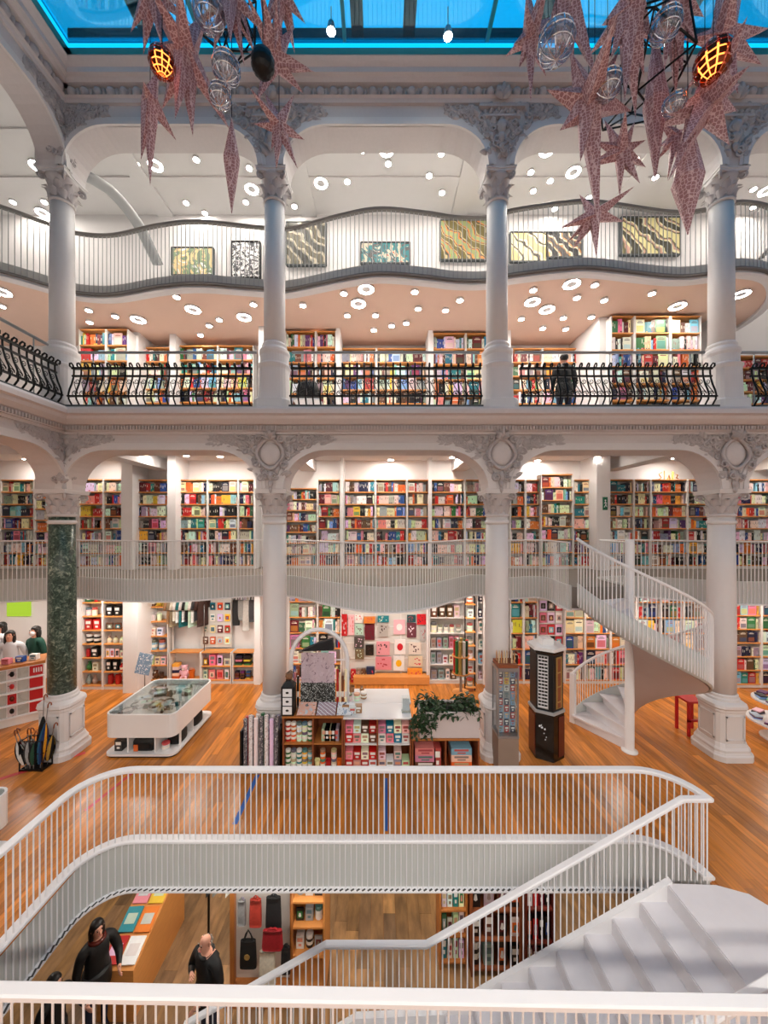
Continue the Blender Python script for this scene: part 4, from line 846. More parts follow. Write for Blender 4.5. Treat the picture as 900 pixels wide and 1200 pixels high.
MB().box(X_(235, 10.4), X_(271, 10.4), 10.42, 10.45, .9, 2.66).at('display_board', 'back_white', (X_(253, 10.4), 10.42, .9), 'pale wall board of small accessories right of the shirts', 'board')
for i in range(5):
    for j in range(4):
        p = pick(rg); x = X_(240+8.6*j, 10.35); put_goods(rg.choice(['card', 'box']), x, 10.38, 1.0+.32*i, .14, .2, .03, p[0], p[1], f'{p[0]} packet in {ORD[4-i]} row of the accessory board', 'packets on the accessory board')
def bag(label, x, y, z, w, h, d, col, strap, tint='cloth_attr', emblem=None, cat='bag', shape='tote', group=None, name='hanging_bag'):
    """bag hanging from z; straps above the body"""
    r = root(name, label, cat, (x, y, z-h-strap), group); m = MB(); n = 6; vs = []
    for i in range(n+1):
        t = i/n; k = (.88+.12*t-.25*max(0, t-.85)) if shape == 'tote' else (.65+.35*math.sin(math.pi*min(1, .25+t*.6)))
        hw, hd = w/2*k, d/2*(.35+.65*math.sin(math.pi*(.15+.7*t)))
        for j in range(12): a = 2*math.pi*j/12; ca, sa = math.cos(a), math.sin(a); vs.append((x+hw*math.copysign(abs(ca)**.5, ca), y+hd*math.copysign(abs(sa)**.7, sa), z-strap-h*t))
    m.add(vs, [(i*12+j, i*12+(j+1)%12, (i+1)*12+(j+1)%12, (i+1)*12+j) for i in range(n) for j in range(12)]+[tuple(range(12)), tuple(n*12+j for j in range(11, -1, -1))], col).build('bag_body', tint, r, True)
    for s in (-1, 1): MB().tube([(x+s*w*.28, y-.01, z-strap-.02), (x+s*w*.15, y, z-strap*.4), (x, y, z), (x+s*w*.1, y+.02, z-strap*.5), (x+s*w*.25, y+.03, z-strap-.02)], .009, 5, col=shade(col)).build('strap', 'cloth_attr', r)
    if emblem: MB().lathe([(w*.16, 0), (w*.16, .008), (w*.1, .008), (w*.1, .003), (w*.02, .003)], 16).xf(lambda p: Vector((x+p.x, y-d/2-.003-p.z, z-strap-h*.48+p.y))).build('emblem', emblem, r)
    return r
for i, (u, c, n, h) in enumerate(((275, (.10, .10, .11), 'black', .7), (281, (.55, .55, .54), 'grey', .55), (287, (.75, .74, .72), 'pale grey', .85), (294, (.25, .25, .26), 'charcoal', .6))):
    bag(f'{n} cloth bag hanging {ORD[i]} from left in the bag bay', X_(u, 10.2), 10.3, 2.55, .2, h, .12, c, .3, group='bags in the wall bay')
# gift-wrap wall behind the counter
d = 10.25; r = root('gift_display_board', 'pale slatted display wall hung with gift wrap and cards', 'display wall', (X_(450, d), d+.1, 0))
MB().box(X_(400, d), X_(502, d), d+.06, d+.1, .25, 2.66).build('back_board', 'back_white', r); MB().box(X_(415, d), X_(502, d), d-.25, d+.06, .02, .22).build('base_ledge', 'wood_shelf', r)
for u in (402, 440, 470, 501): MB().box(X_(u, d)-.012, X_(u, d)+.012, d+.03, d+.06, .22, 2.66).build('upright', 'shelf_white', r)
for z in (.62, 1.05, 1.5, 1.95, 2.4): MB().box(X_(402, d), X_(501, d), d+.045, d+.06, z, z+.02).build('slat', 'shelf_white', r)
wrap = [(0,36,105,240,'red',0),(42,80,110,235,'pale pink',0),(85,135,105,160,'white',0),(85,135,165,235,'pale green',0),(145,205,165,265,'maroon',0),(150,200,295,360,'black',0),(80,140,245,315,'charcoal',0),(85,140,320,385,'olive',0),(225,295,115,155,'teal',0),(230,290,160,245,'grey',0),(218,300,275,360,'pink',0),(212,310,370,450,'rose',0),(325,395,140,230,'pink and white',0),(330,398,262,355,'white and red',0),(322,390,365,455,'white and yellow',0),(408,460,110,155,'dark teal',0),(408,465,160,250,'maroon patterned',0),(470,530,105,170,'scarlet',0),(490,530,180,270,'silver grey',0),(418,495,280,355,'white speckled',0),(415,505,365,430,'cream',0),(410,500,440,520,'orange and yellow',1),(140,210,120,158,'orange',1),(60,90,445,525,'crimson',1),(92,122,440,520,'taupe',1),(124,150,440,520,'brown',1),(156,205,430,530,'navy blue',1)]
wc = {'red': (.78, .12, .14), 'pink': (.90, .62, .66), 'pale pink': (.93, .72, .74), 'white': (.93, .92, .9), 'pale green': (.70, .83, .76), 'maroon': (.40, .10, .16), 'black': (.1, .1, .1), 'charcoal': (.3, .28, .27), 'olive': (.45, .40, .30), 'teal': (.1, .5, .55), 'grey': (.7, .68, .66), 'rose': (.88, .55, .6), 'pink and white': (.92, .72, .76), 'white and red': (.94, .92, .92), 'white and yellow': (.93, .93, .93), 'dark teal': (.12, .32, .34), 'maroon patterned': (.42, .22, .27), 'scarlet': (.85, .14, .18), 'silver grey': (.72, .72, .72), 'white speckled': (.9, .86, .82), 'cream': (.88, .82, .72), 'orange and yellow': (.93, .60, .22), 'orange': (.85, .5, .2), 'crimson': (.72, .08, .14), 'taupe': (.55, .46, .4), 'brown': (.4, .28, .2), 'navy blue': (.1, .16, .3)}
for a, b, c, e, n, k in wrap:
    a, b, c, e = 400+a*.189, 400+b*.189, 700+c*.189, 700+e*.189; p0, p1 = P(a, e, d), P(b, c, d); col = wc[n]; m = MB(); t = .03 if not k else .10
    w_, h_ = p1.x-p0.x, p1.z-p0.z; y0 = d+.04-t; m.box(p0.x, p1.x, y0, d+.04, p0.z, p1.z, col); rr = random.Random(int(a*c)); ac = {'white and red': (.8, .15, .2), 'white and yellow': (.95, .72, .12), 'pink and white': (.95, .95, .95)}.get(n, shade(rr.choice([(.93, .9, .88), (.8, .3, .35), (.3, .2, .2)]), rr))
    if n in ('white and yellow', 'white and red', 'pink and white'):
        q = [(p0.x+w_*.5+w_*.27*math.cos(2*math.pi*i/12), y0-.001, p0.z+h_*.5+h_*.24*math.sin(2*math.pi*i/12)) for i in range(12)]; m.add(q, [tuple(range(12))], ac)
    else:
        for i in range(9): x = p0.x+w_*rr.uniform(.08, .8); z = p0.z+h_*rr.uniform(.08, .82); m.add([(x, y0-.001, z), (x+w_*.1, y0-.001, z-h_*.03), (x+w_*.12, y0-.001, z+h_*.07), (x+w_*.02, y0-.001, z+h_*.09)], [(0,1,2,3)], ac)
    what = 'gift bag' if n in ('crimson', 'taupe', 'brown', 'navy blue') else 'box' if k else 'wrapping sheet pack'
    m.at(what.replace(' ', '_'), 'goods', ((p0.x+p1.x)/2, d, p0.z), f'{n} {what} hung on the gift-wrap wall behind the counter', what, 'goods on the gift-wrap wall')
# poster rack near the stair
d = 10.2; r = root('card_rack', 'white rack of posters and comic covers behind the black totem', 'rack', (X_(647, d), d, 0)); MB().box(X_(632, d), X_(661, d), d+.05, d+.09, 0, 2.66).build('back_board', 'shelf_white', r)
for z in [.3+.33*i for i in range(7)]: MB().box(X_(632, d), X_(661, d), d, d+.05, z, z+.02).build('ledge', 'shelf_white', r)
for i in range(7):
    for j in range(3):
        p = rg.choice([('white', (.93, .93, .92)), ('black', (.1, .1, .1)), ('teal', (.15, .45, .5)), ('pink', (.88, .45, .58)), ('white', (.9, .9, .9)), ('red', (.75, .2, .25))])
        put_goods('card', X_(636.8+9.3*j, d), d+.01, .325+.33*i, .19, .28, .02, p[0], shade(p[1]), f'{p[0]} poster card, {ORD[6-i]} row of the rack behind the totem', 'posters on the rack behind the totem')
# slim arched wooden tower and red-green stand
d = 9.6; x0, x1 = X_(546, d), X_(557.5, d); r = root('arched_tower_shelf', 'slim arched wooden tower shelf right of the white shelves', 'shelf', ((x0+x1)/2, d+.12, 0))
m = MB(); m.tube([(x0, d+.1, 0), (x0, d+.1, 2.4)]+[((x0+x1)/2-(x1-x0)/2*math.cos(math.pi*i/8), d+.1, 2.4+.13*math.sin(math.pi*i/8)) for i in range(1, 8)]+[(x1, d+.1, 2.4), (x1, d+.1, 0)], .018, 6).build('frame', 'iron', r, True)
for i in range(7): MB().box(x0, x1, d, d+.22, .1+.36*i, .125+.36*i).build('shelf', 'wood_shelf', r)
for i in range(7): p = pick(rg); put_goods(rg.choice(['box', 'tin', 'mug']), (x0+x1)/2, d+.05, .125+.36*i, .15, .2, .12, p[0], p[1], f'{p[0]} gift on {ORD[6-i]} shelf of the slim arched tower', 'gifts on the arched tower')
d = 8.6; pc = P(540, 815, d); r = root('paper_roll_stand', 'stand of red and green paper rolls behind the planter', 'stand', (pc.x, d, 0)); MB().lathe([(.2, 0), (.2, .03), (.03, .05), (.03, 1.35)], 14, (pc.x, d, 0)).build('post', 'steel', r)
for z in (.45, .9, 1.3): MB().lathe([(.03, z), (.2, z), (.2, z+.02), (.03, z+.02)], 14, (pc.x, d, 0)).build('tray', 'wood_shelf', r)
for i in range(10):
    a = 2*math.pi*i/10; n, c = [('red', (.75, .12, .14)), ('green', (.2, .42, .2)), ('gold', (.7, .58, .3)), ('white', (.9, .88, .85)), ('dark green', (.1, .25, .15))][i % 5]
    MB().lathe([(.035, 0), (.035, .75)], 8, (pc.x+.14*math.cos(a), d+.14*math.sin(a), .92), col=c).at('paper_roll', 'goods', (pc.x+.14*math.cos(a), d+.14*math.sin(a), .92), f'{n} paper roll standing in the stand behind the planter', 'paper roll', 'rolls in the paper stand')

# ------------------------------------------------------------------ island counter
YI = 6.45
def ix(u): return X_(u, YI)
def cubby(label, u0, u1, z1, cols_, rows, m='wood_dark', depth=.55, top='wood_mid', mid='wood_mid'):
    x0, x1 = ix(u0), ix(u1); r = root('counter_unit', label, 'counter', ((x0+x1)/2, YI+depth/2, 0)); t = .025
    for i in range(cols_+1): x = x0+(x1-x0-t)*i/cols_; MB().box(x, x+t, YI, YI+depth, 0, z1-t).build('side_panel' if i in (0, cols_) else 'divider', m, r)
    MB().box(x0+t, x1-t, YI+depth-.02, YI+depth, 0, z1-t).build('back_panel', m, r); MB().box(x0-.005, x1+.005, YI-.01, YI+depth, z1-t, z1).build('counter_top', top, r)
    for j in range(rows): MB().box(x0+t, x1-t, YI+.01, YI+depth-.02, .03+(z1-.05)*j/rows, .05+(z1-.05)*j/rows).build('shelf', mid if j else m, r)
    return [(x0+t+(x1-x0-t)*i/cols_, x0+(x1-x0-t)*(i+1)/cols_, .052+(z1-.05)*j/rows, (z1-.05)/rows-.045) for j in range(rows) for i in range(cols_)]
cA = cubby('dark wooden counter unit of candle jars in front of the arch', 331, 402, 1.0, 2, 2); cB = cubby('wooden counter unit with pink and red gift boxes', 402.5, 482, .98, 2, 2, mid='shelf_white', top='white_gloss'); cC = cubby('low wooden counter unit of patterned boxes under the planter', 482.8, 562, .61, 2, 1)
gA = 'the arch counter unit'
for ci, (c, kinds, cols_) in enumerate(zip(cA, (['jar'], ['basket', 'jar'], ['jar', 'tin'], ['box']), (['green', 'white', 'teal', 'yellow', 'pale blue'], ['cream', 'orange', 'red'], ['red', 'orange', 'white', 'cream', 'green'], ['grey', 'black']))):
    x0, x1, z, h = c; n = 5
    for i in range(n):
        cn = cols_[i % len(cols_)]; k = kinds[i % len(kinds)]
        if k == 'box': put_goods('box', x0+(x1-x0)*(.35+.55*i/n), YI+.08, z, .09, h*.5, .2, cn, shade(PC[cn]), f'{cn} box in the {"lower" if ci < 2 else "upper"} right cubby of {gA}', 'boxes in '+gA)
        else:
            for s in range(2 if k in ('jar', 'tin') else 1): put_goods(k, x0+(x1-x0)*(i+.5)/n, YI+.06, z+s*.165, .095, .16, .1, cn, shade(PC[cn]), f'{cn} {k} in the {"lower" if ci < 2 else "upper"} {"left" if ci % 2 == 0 else "right"} cubby of {gA}', 'jars in '+gA)
gB = 'the planter-side counter unit'
for ci, c in enumerate(cB):
    x0, x1, z, h = c; rowcols = [['red', 'pink', 'red', 'white'], ['cream', 'white', 'grey'], ['red', 'pink', 'white', 'brown'], ['cream', 'pink', 'teal', 'white']][ci]
    n = 4; 
    for i in range(n):
        for s in range(2):
            cn = rowcols[(i+s) % len(rowcols)]
            if s and rg.random() < .3: continue
            put_goods('box', x0+(x1-x0)*(i+.5)/n, YI+.05+.02*s, z+s*.155, .13, .15, .2, cn, shade(PC[cn]), f'{cn} gift box in the {"lower" if ci < 2 else "upper"} {"left" if ci % 2 == 0 else "right"} cubby of {gB}', 'gift boxes in '+gB)
for ci, c in enumerate(cC):
    x0, x1, z, h = c
    for s, cn in enumerate((['brown', 'pink', 'pink'], ['orange', 'cream', 'teal'])[ci]): put_goods('box', (x0+x1)/2+(-.06 if ci == 0 else 0), YI+.06, z+.12*s, .36, .118, .3, cn, shade(PC[cn] if cn != 'teal' else (.55, .75, .72)), f'{cn} patterned box stacked in the {("left", "right")[ci]} cubby under the planter', 'boxes under the planter')
put_goods('box', cC[0][1]-.12, YI+.06, cC[0][2], .12, .36, .2, 'red', (.7, .3, .28), 'tall red box in the left cubby under the planter', 'boxes under the planter')
# white desk top reaching back, brown boxes and small jars on it
x0, x1 = ix(404), X_(480, 7.3); r = root('white_desk', 'white desk with plain top behind the gift-box counter unit', 'desk', ((x0+x1)/2, 7.5, 0)); MB().box(x0, x1, YI+.565, 7.6, .94, .98).build('desk_top', 'white_gloss', r)
for x, y in ((x0+.03, 7.55), (x1-.06, 7.55), (x0+.03, 7.1), (x1-.06, 7.1)): MB().box(x, x+.04, y-.02, y+.02, 0, .94).build('leg', 'white_gloss', r)
for i, (u, v, k, cn) in enumerate(((405, 836, 'box', 'brown'), (413, 838, 'box', 'cream'), (420, 836, 'box', 'brown'), (409, 822, 'jar', 'cream'), (418, 822, 'jar', 'white'), (426, 820, 'tin', 'brown'), (424, 812, 'plush toy', 'brown'), (412, 812, 'basket', 'brown'))):
    p = F(u, v, .98); put_goods(k, p.x, p.y, .982, .12, .13, .1, cn, shade(PC[cn]) if cn != 'brown' else (.62, .46, .3), f'{cn} {k} {("at the front", "second from front", "third from front", "in the middle", "in the middle right", "right at the back", "rearmost right", "rearmost left")[i]} of the white desk cluster', 'gifts clustered on the white desk')
p = F(476, 835, .98); r = root('acrylic_stand', 'clear stand with white leaflets at the right end of the desk', 'stand', (p.x, p.y, .982)); MB().obox((p.x, p.y+.04, 1.12), (.16, .015, .28), (-.25, 0, 0)).build('sheet', 'case_glass', r); MB().obox((p.x, p.y+.05, 1.10), (.12, .01, .2), (-.25, 0, 0)).build('leaflet', 'cloth_white', r); MB().box(p.x-.08, p.x+.08, p.y-.03, p.y+.12, .982, .992).build('foot', 'case_glass', r)
# arch stand with wrapping sheets
ya = 6.84; cxa, hwA = X_(374, ya), .52; r = root('arch_stand', 'white arch stand of gift wrap on the dark counter unit', 'stand', (cxa, ya, 1.0))
ap = [Vector((cxa-hwA*math.cos(math.pi*i/20), ya, 1.85+.56*math.sin(math.pi*i/20))) for i in range(21)]
MB().sweep([Vector((p.x, p.y, p.z)) for p in ap], [(-.05, -.03), (.05, -.03), (.05, .03), (-.05, .03)]) if False else MB().tube([Vector((cxa-hwA, ya, 1.0))]+ap+[Vector((cxa+hwA, ya, 1.0))], .04, 8).build('arch', 'rail', r, True)
for z in (1.15, 1.5, 1.85): MB().tube([(cxa-hwA, ya, z), (cxa+hwA, ya, z)], .012, 6).build('cross_bar', 'rail', r)
pattern('lilac_print', [(.80, .74, .78), (.76, .69, .73), (.52, .44, .50)], 9); pattern('mono_print', [(.80, .82, .81), (.12, .13, .13), (.78, .80, .79)], 12, 3)
for u0, u1, v0, v1, mm, lb in ((353, 392, 765, 800, 'lilac_print', 'lilac patterned wrapping sheet hanging in the arch stand'), (352, 393, 800, 829, 'mono_print', 'black and white leaf-print wrapping sheet low in the arch stand')):
    a, b = P(u0, v1, ya-.05), P(u1, v0, ya-.05); m = MB(); n = 10
    m.add([(a.x+(b.x-a.x)*i/n, ya-.05+.012*math.sin(i*1.3), z) for z in (a.z, b.z) for i in range(n+1)], [(i, i+1, n+2+i, n+1+i) for i in range(n)]); m.add([(a.x+(b.x-a.x)*i/n, ya-.044+.012*math.sin(i*1.3), z) for z in (a.z, b.z) for i in range(n+1)], [(i, n+1+i, n+2+i, i+1) for i in range(n)])
    m.at('wrapping_sheet', mm, ((a.x+b.x)/2, ya-.05, a.z), lb, 'wrapping sheet')
a = P(372, 757, ya-.06); m = MB(); m.add([(a.x-.28, ya-.12, a.z-.08), (a.x+.3, ya-.12, a.z-.06), (a.x+.28, ya-.10, a.z+.13), (a.x+.02, ya-.1, a.z+.06), (a.x-.28, ya+.04, a.z-.08), (a.x+.3, ya+.04, a.z-.06), (a.x+.28, ya+.02, a.z+.13), (a.x+.02, ya+.02, a.z+.06)], [(0,1,2,3), (7,6,5,4), (0,4,5,1), (1,5,6,2), (2,6,7,3), (3,7,4,0)], (.10, .10, .11)).at('folded_bag', 'cloth_attr', (a.x, ya, a.z-.08), 'black folded bag laid along the top of the lilac sheet', 'bag')
for i, (u, cn) in enumerate(((343, 'cream'), (346.5, 'pink'), (350, 'black'), (396, 'red'), (399, 'cream'), (402, 'brown'), (405.5, 'white'))):
    a = P(u, 828, ya); MB().tube([(a.x, ya-.06, 1.002), (a.x, ya-.06, 1.0+.7-.06*(i % 3))], .022, 8, col=shade(PC[cn])).tube([(a.x, ya-.06, 1.2), (a.x, ya-.06, 1.3)], .0225, 8, col=(.9, .88, .85)).at('ribbon_roll', 'goods', (a.x, ya-.06, 1.002), f'{cn} paper roll standing {"left" if u < 360 else "right"} of the lilac sheet in the arch', 'paper roll', 'rolls in the arch stand')
# dark lantern-shaped dispenser and front magazines
a = ix(337); r = root('tea_tin_dispenser', 'dark square tower box with white motifs at the counter left end', 'box', (a, YI+.12, 1.0)); MB().box(a-.12, a+.1, YI+.02, YI+.24, 1.0, 1.5).build('body', 'black', r); MB().lathe([(.15, 1.5), (.06, 1.58), (.06, 1.62)], 4, (a-.01, YI+.13, 0), ph=math.pi/4).build('lid', 'black', r)
for i in range(3):
    f = MB().box(a-.09, a+.07, YI+.012, YI+.02, 1.03+.155*i, 1.165+.155*i).build('drawer', 'rail', r); MB().ell((a-.01, YI+.01, 1.1+.155*i), (.03, .008, .02), 8, 4).build('motif', 'black', f)
MB().lathe([(.05, 0), (.07, .04), (.055, .1)], 10, (a, YI+.12, 1.62), col=(.5, .36, .25)).tube([(a-.06, YI+.12, 1.70), (a+.02, YI+.12, 1.76), (a+.09, YI+.12, 1.72)], .01, 5, col=(.4, .3, .2)).at('wooden_bowl', 'goods', (a, YI+.12, 1.62), 'small wooden bowl on top of the dark dispenser', 'bowl')
pattern('mag_a', [(.75, .80, .84), (.90, .70, .62), (.35, .42, .45)], 7); pattern('mag_b', [(.85, .84, .86), (.30, .28, .40), (.70, .62, .66)], 7, 1, 'wave'); pattern('mag_c', [(.62, .70, .78), (.88, .90, .92), (.30, .36, .45)], 6)
for i, (u0, u1, mm, n) in enumerate(((347, 369, 'mag_a', 'pale blue floral'), (370, 393, 'mag_b', 'white and violet'), (394, 414, 'mag_c', 'slate blue'))):
    x0, x1 = ix(u0), ix(u1); MB().obox(((x0+x1)/2, YI+.14, 1.072), (x1-x0-.01, .26, .014), (.45, 0, 0)).at('magazine', mm, ((x0+x1)/2, YI+.14, 1.0), f'{n} magazine propped at the front edge of the counter', 'magazine', 'magazines on the counter')
# bin of wrapping rolls at the left end
x0, x1 = ix(281), ix(328); r = root('roll_bin', 'black-sided bin of tall wrapping rolls left of the counter', 'bin', ((x0+x1)/2, YI+.25, 0))
MB().box(x0, x0+.03, YI, YI+.26, 0, .74).box(x0, x1, YI+.24, YI+.26, 0, .74).box(x0, x1, YI, YI+.26, 0, .03).build('bin_case', 'black', r); MB().box(x1-.03, x1, YI, YI+.24, 0, .74).build('side_panel', 'black', r)
pattern('roll_a', [(.82, .80, .80), (.35, .33, .36), (.88, .86, .84)], 16); pattern('roll_b', [(.78, .68, .66), (.92, .9, .9), (.5, .4, .42)], 16)
k = 0
for j in range(2):
    for i in range(7):
        x, y = x0+.075+(x1-x0-.15)*i/6, YI+.07+.1*j; h = .92+.07*rg.random(); mm = ('roll_a', 'roll_b', 'goods')[(i+2*j) % 3]; cn = rg.choice(['red', 'grey', 'green', 'cream', 'white'])
        MB().lathe([(.036, .03), (.036, h)], 10, (x, y, 0), col=shade(PC[cn])).at('wrapping_roll', mm, (x, y, .03), f'{"speckled grey" if mm == "roll_a" else "pink patterned" if mm == "roll_b" else cn} wrapping roll in {("front", "middle", "back")[j]} row of the black bin', 'wrapping roll', 'rolls in the black bin')
# planter with trailing plant
x0, x1 = ix(492), ix(562); r = root('planter', 'white rectangular planter with dark trailing foliage on the low counter', 'planter', ((x0+x1)/2, YI+.25, .61))
MB().box(x0, x1, YI+.02, YI+.05, .615, 1.06).box(x0, x1, YI+.47, YI+.5, .615, 1.06).box(x0, x0+.03, YI+.05, YI+.47, .615, 1.06).box(x1-.03, x1, YI+.05, YI+.47, .615, 1.06).build('trough', 'pinkgrey', r); MB().box(x0+.03, x1-.03, YI+.05, YI+.47, .62, 1.02).build('soil', 'soil', r)
lf_ = MB().add([(0, 0, 0), (.022, .03, .006), (.018, .06, .0), (0, .085, -.012), (-.018, .06, 0), (-.022, .03, .006), (0, .04, -.006)], [(0,1,6), (1,2,6), (2,3,6), (3,4,6), (4,5,6), (5,0,6)]); fo = MB(); rp_ = random.Random(8)
def leaf_at(p, s):
    R = Euler((rp_.uniform(-1.2, .6), rp_.uniform(-.6, .6), rp_.uniform(0, 6.28))).to_matrix(); fo.join(lf_, lambda v: Vector(p)+R@v*s)
for i in range(620): x = rp_.uniform(x0-.02, x1+.02); y = rp_.uniform(YI-.02, YI+.5); t = rp_.random(); leaf_at((x, y, .99+.27*t*(.6+.4*math.sin(x*9))), rp_.uniform(.8, 1.5))
for i in range(16):
    xx = rp_.choice([rp_.uniform(x0-.12, x0+.08), rp_.uniform(x0-.15, x0+.25)]); L_ = rp_.uniform(.15, .42)
    for k in range(16): t = k/15; leaf_at((xx+.03*math.sin(t*7+i), YI-.03-.03*math.sin(t*3), 1.06-L_*t), rp_.uniform(.7, 1.2))
fo.build('foliage', 'leaf', r)['kind'] = 'stuff'
# glass postcard display and black totem
dx = 6.45; a, b = X_(584, dx), X_(608, dx); r = root('postcard_display', 'glass postcard display with taupe base in front of a white column', 'display', ((a+b)/2, dx+.2, 0)); MB().box(a, b, dx, dx+.36, 0, .62).build('base', 'taupe', r)
MB().box(a-.005, b+.005, dx-.005, dx+.365, .62, .66).build('bottom_frame', 'steel', r); MB().box(a-.005, b+.005, dx-.005, dx+.365, 1.78, 1.84).build('top_frame', 'steel', r)
for x, y in ((a, dx), (b-.02, dx), (a, dx+.34), (b-.02, dx+.34)): MB().box(x, x+.02, y, y+.02, .66, 1.78).build('corner_post', 'steel', r)
MB().box(a+.02, b-.02, dx+.006, dx+.01, .66, 1.78).box(b-.012, b-.008, dx+.02, dx+.34, .66, 1.78).build('glass', 'case_glass', r); MB().box(a+.05, b-.05, dx+.12, dx+.3, .66, 1.78).build('card_core', 'grey_panel', r)
for i in range(9):
    for j in range(3): cn, cc = [('pale blue', (.5, .66, .8)), ('white', (.88, .88, .86)), ('red', (.7, .16, .16)), ('yellow', (.85, .7, .2)), ('navy', (.12, .16, .3)), ('grey', (.55, .56, .56))][(i*2+j*(1 if i > 4 else 2)) % 6]; put_goods('box', a+.07+(b-a-.14)*j/2, dx+.10, .67+.122*i, .075, .11, .015, cn, cc, f'{cn} postcard in {ORD[8-i]} row of the glass postcard display', 'postcards in the glass display')
MB().box(a+.01, b-.01, dx+.01, dx+.35, 1.84, 1.90).at('pencil_tray', 'wood_dark', ((a+b)/2, dx+.18, 1.84), 'dark wooden tray on top of the postcard display', 'tray')
for i in range(14): x = a+.04+(b-a-.08)*(i % 7)/6; y = dx+.1+.12*(i//7); MB().lathe([(.012, 0), (.012, .15), (.004, .19)], 6, (x, y, 1.90), col=rg.choice([(.75, .55, .35), (.6, .3, .2), (.85, .75, .6), (.4, .25, .18)])).at('pencil', 'goods', (x, y, 1.90), f'coloured pencil, {ORD[i % 7]} from left in {("front", "back")[i//7]} row of the pencil tray', 'pencil', 'pencils on the postcard display')
c = Vector((X_(640, 7.05), 7.05, 0)); r = root('totem_display', 'black hexagonal totem display with pale roof beside the spiral stair', 'display', c)
def hexp(R, ph=0., sx=1.): return [(c.x+R*math.cos(math.radians(60*i+ph))*sx, c.y+R*math.sin(math.radians(60*i+ph))) for i in range(6)]
MB().prism(hexp(.31, 30), 0, .86).build('lower_body', 'black_gloss', r); MB().prism(hexp(.325, 30), .86, .91).build('band', 'grey_panel', r); MB().prism(hexp(.29, 30), .91, 2.0).build('upper_body', 'black', r); MB().prism(hexp(.30, 30), 1.96, 2.02).build('neck', 'black_gloss', r); MB().prism(hexp(.345, 30), 2.02, 2.08).build('roof', 'white_gloss', r); MB().box(c.x-.11, c.x+.1, c.y-.1, c.y+.1, 2.08, 2.2).build('roof_box', 'white_gloss', r)
def face_pt(k, s, z, R, out): 
    a0, a1 = math.radians(60*k+30), math.radians(60*k+90); p = Vector((c.x+R*math.cos(a0), c.y+R*math.sin(a0), z)).lerp(Vector((c.x+R*math.cos(a1), c.y+R*math.sin(a1), z)), s); n = Vector((math.cos((a0+a1)/2), math.sin((a0+a1)/2), 0)); return p+n*out
def face_panel(k, s0, s1, z0, z1, R, name, m, out=.008, par=None):
    q = [face_pt(k, s0, z0, R, 0), face_pt(k, s1, z0, R, 0), face_pt(k, s1, z1, R, 0), face_pt(k, s0, z1, R, 0)]; w = [face_pt(k, s0, z0, R, out), face_pt(k, s1, z0, R, out), face_pt(k, s1, z1, R, out), face_pt(k, s0, z1, R, out)]
    return MB().add(q+w, [(0,1,2,3), (7,6,5,4), (0,4,5,1), (1,5,6,2), (2,6,7,3), (3,7,4,0)]).build(name, m, par or r)
fp = face_panel(3, .08, .72, .95, 1.93, .29, 'left_window', 'grey_panel', .006); rr = random.Random(3)
for i in range(15): z = .97+.063*i; face_panel(3, .12, .68, z, z+.022, .29, 'script_line', 'rail', .012, fp); 
for i in range(15):
    for j in range(3): z = .994+.063*i; s = .13+.18*j+rr.uniform(0, .05); face_panel(3, s, s+.13, z, z+.036, .29, 'dark_block', 'black', .010, fp)
fp = face_panel(4, .28, .86, .95, 1.90, .29, 'gold_window', 'gold', .006)
for z0, z1 in ((.97, 1.06), (1.09, 1.34), (1.37, 1.60), (1.63, 1.87)): face_panel(4, .42, .72, z0, z1, .29, 'gold_inset', 'wood_dark', .012, fp)
face_panel(4, .45, .98, .06, .8, .31, 'wine_side', 'wine', .01); face_panel(2, .05, .95, .06, .8, .31, 'wine_side', 'wine', .01); 
for i, (s, z, w_) in enumerate(((.25, .62, .12), (.38, .60, .14), (.53, .58, .10), (.48, .50, .06), (.60, .44, .05), (.55, .39, .05), (.33, .64, .05))): MB().ell(face_pt(3, s, z, .31, .003), (w_*.22, .004, .02 if i < 3 else .012), 8, 4).build('logo_mark', 'rail', r)

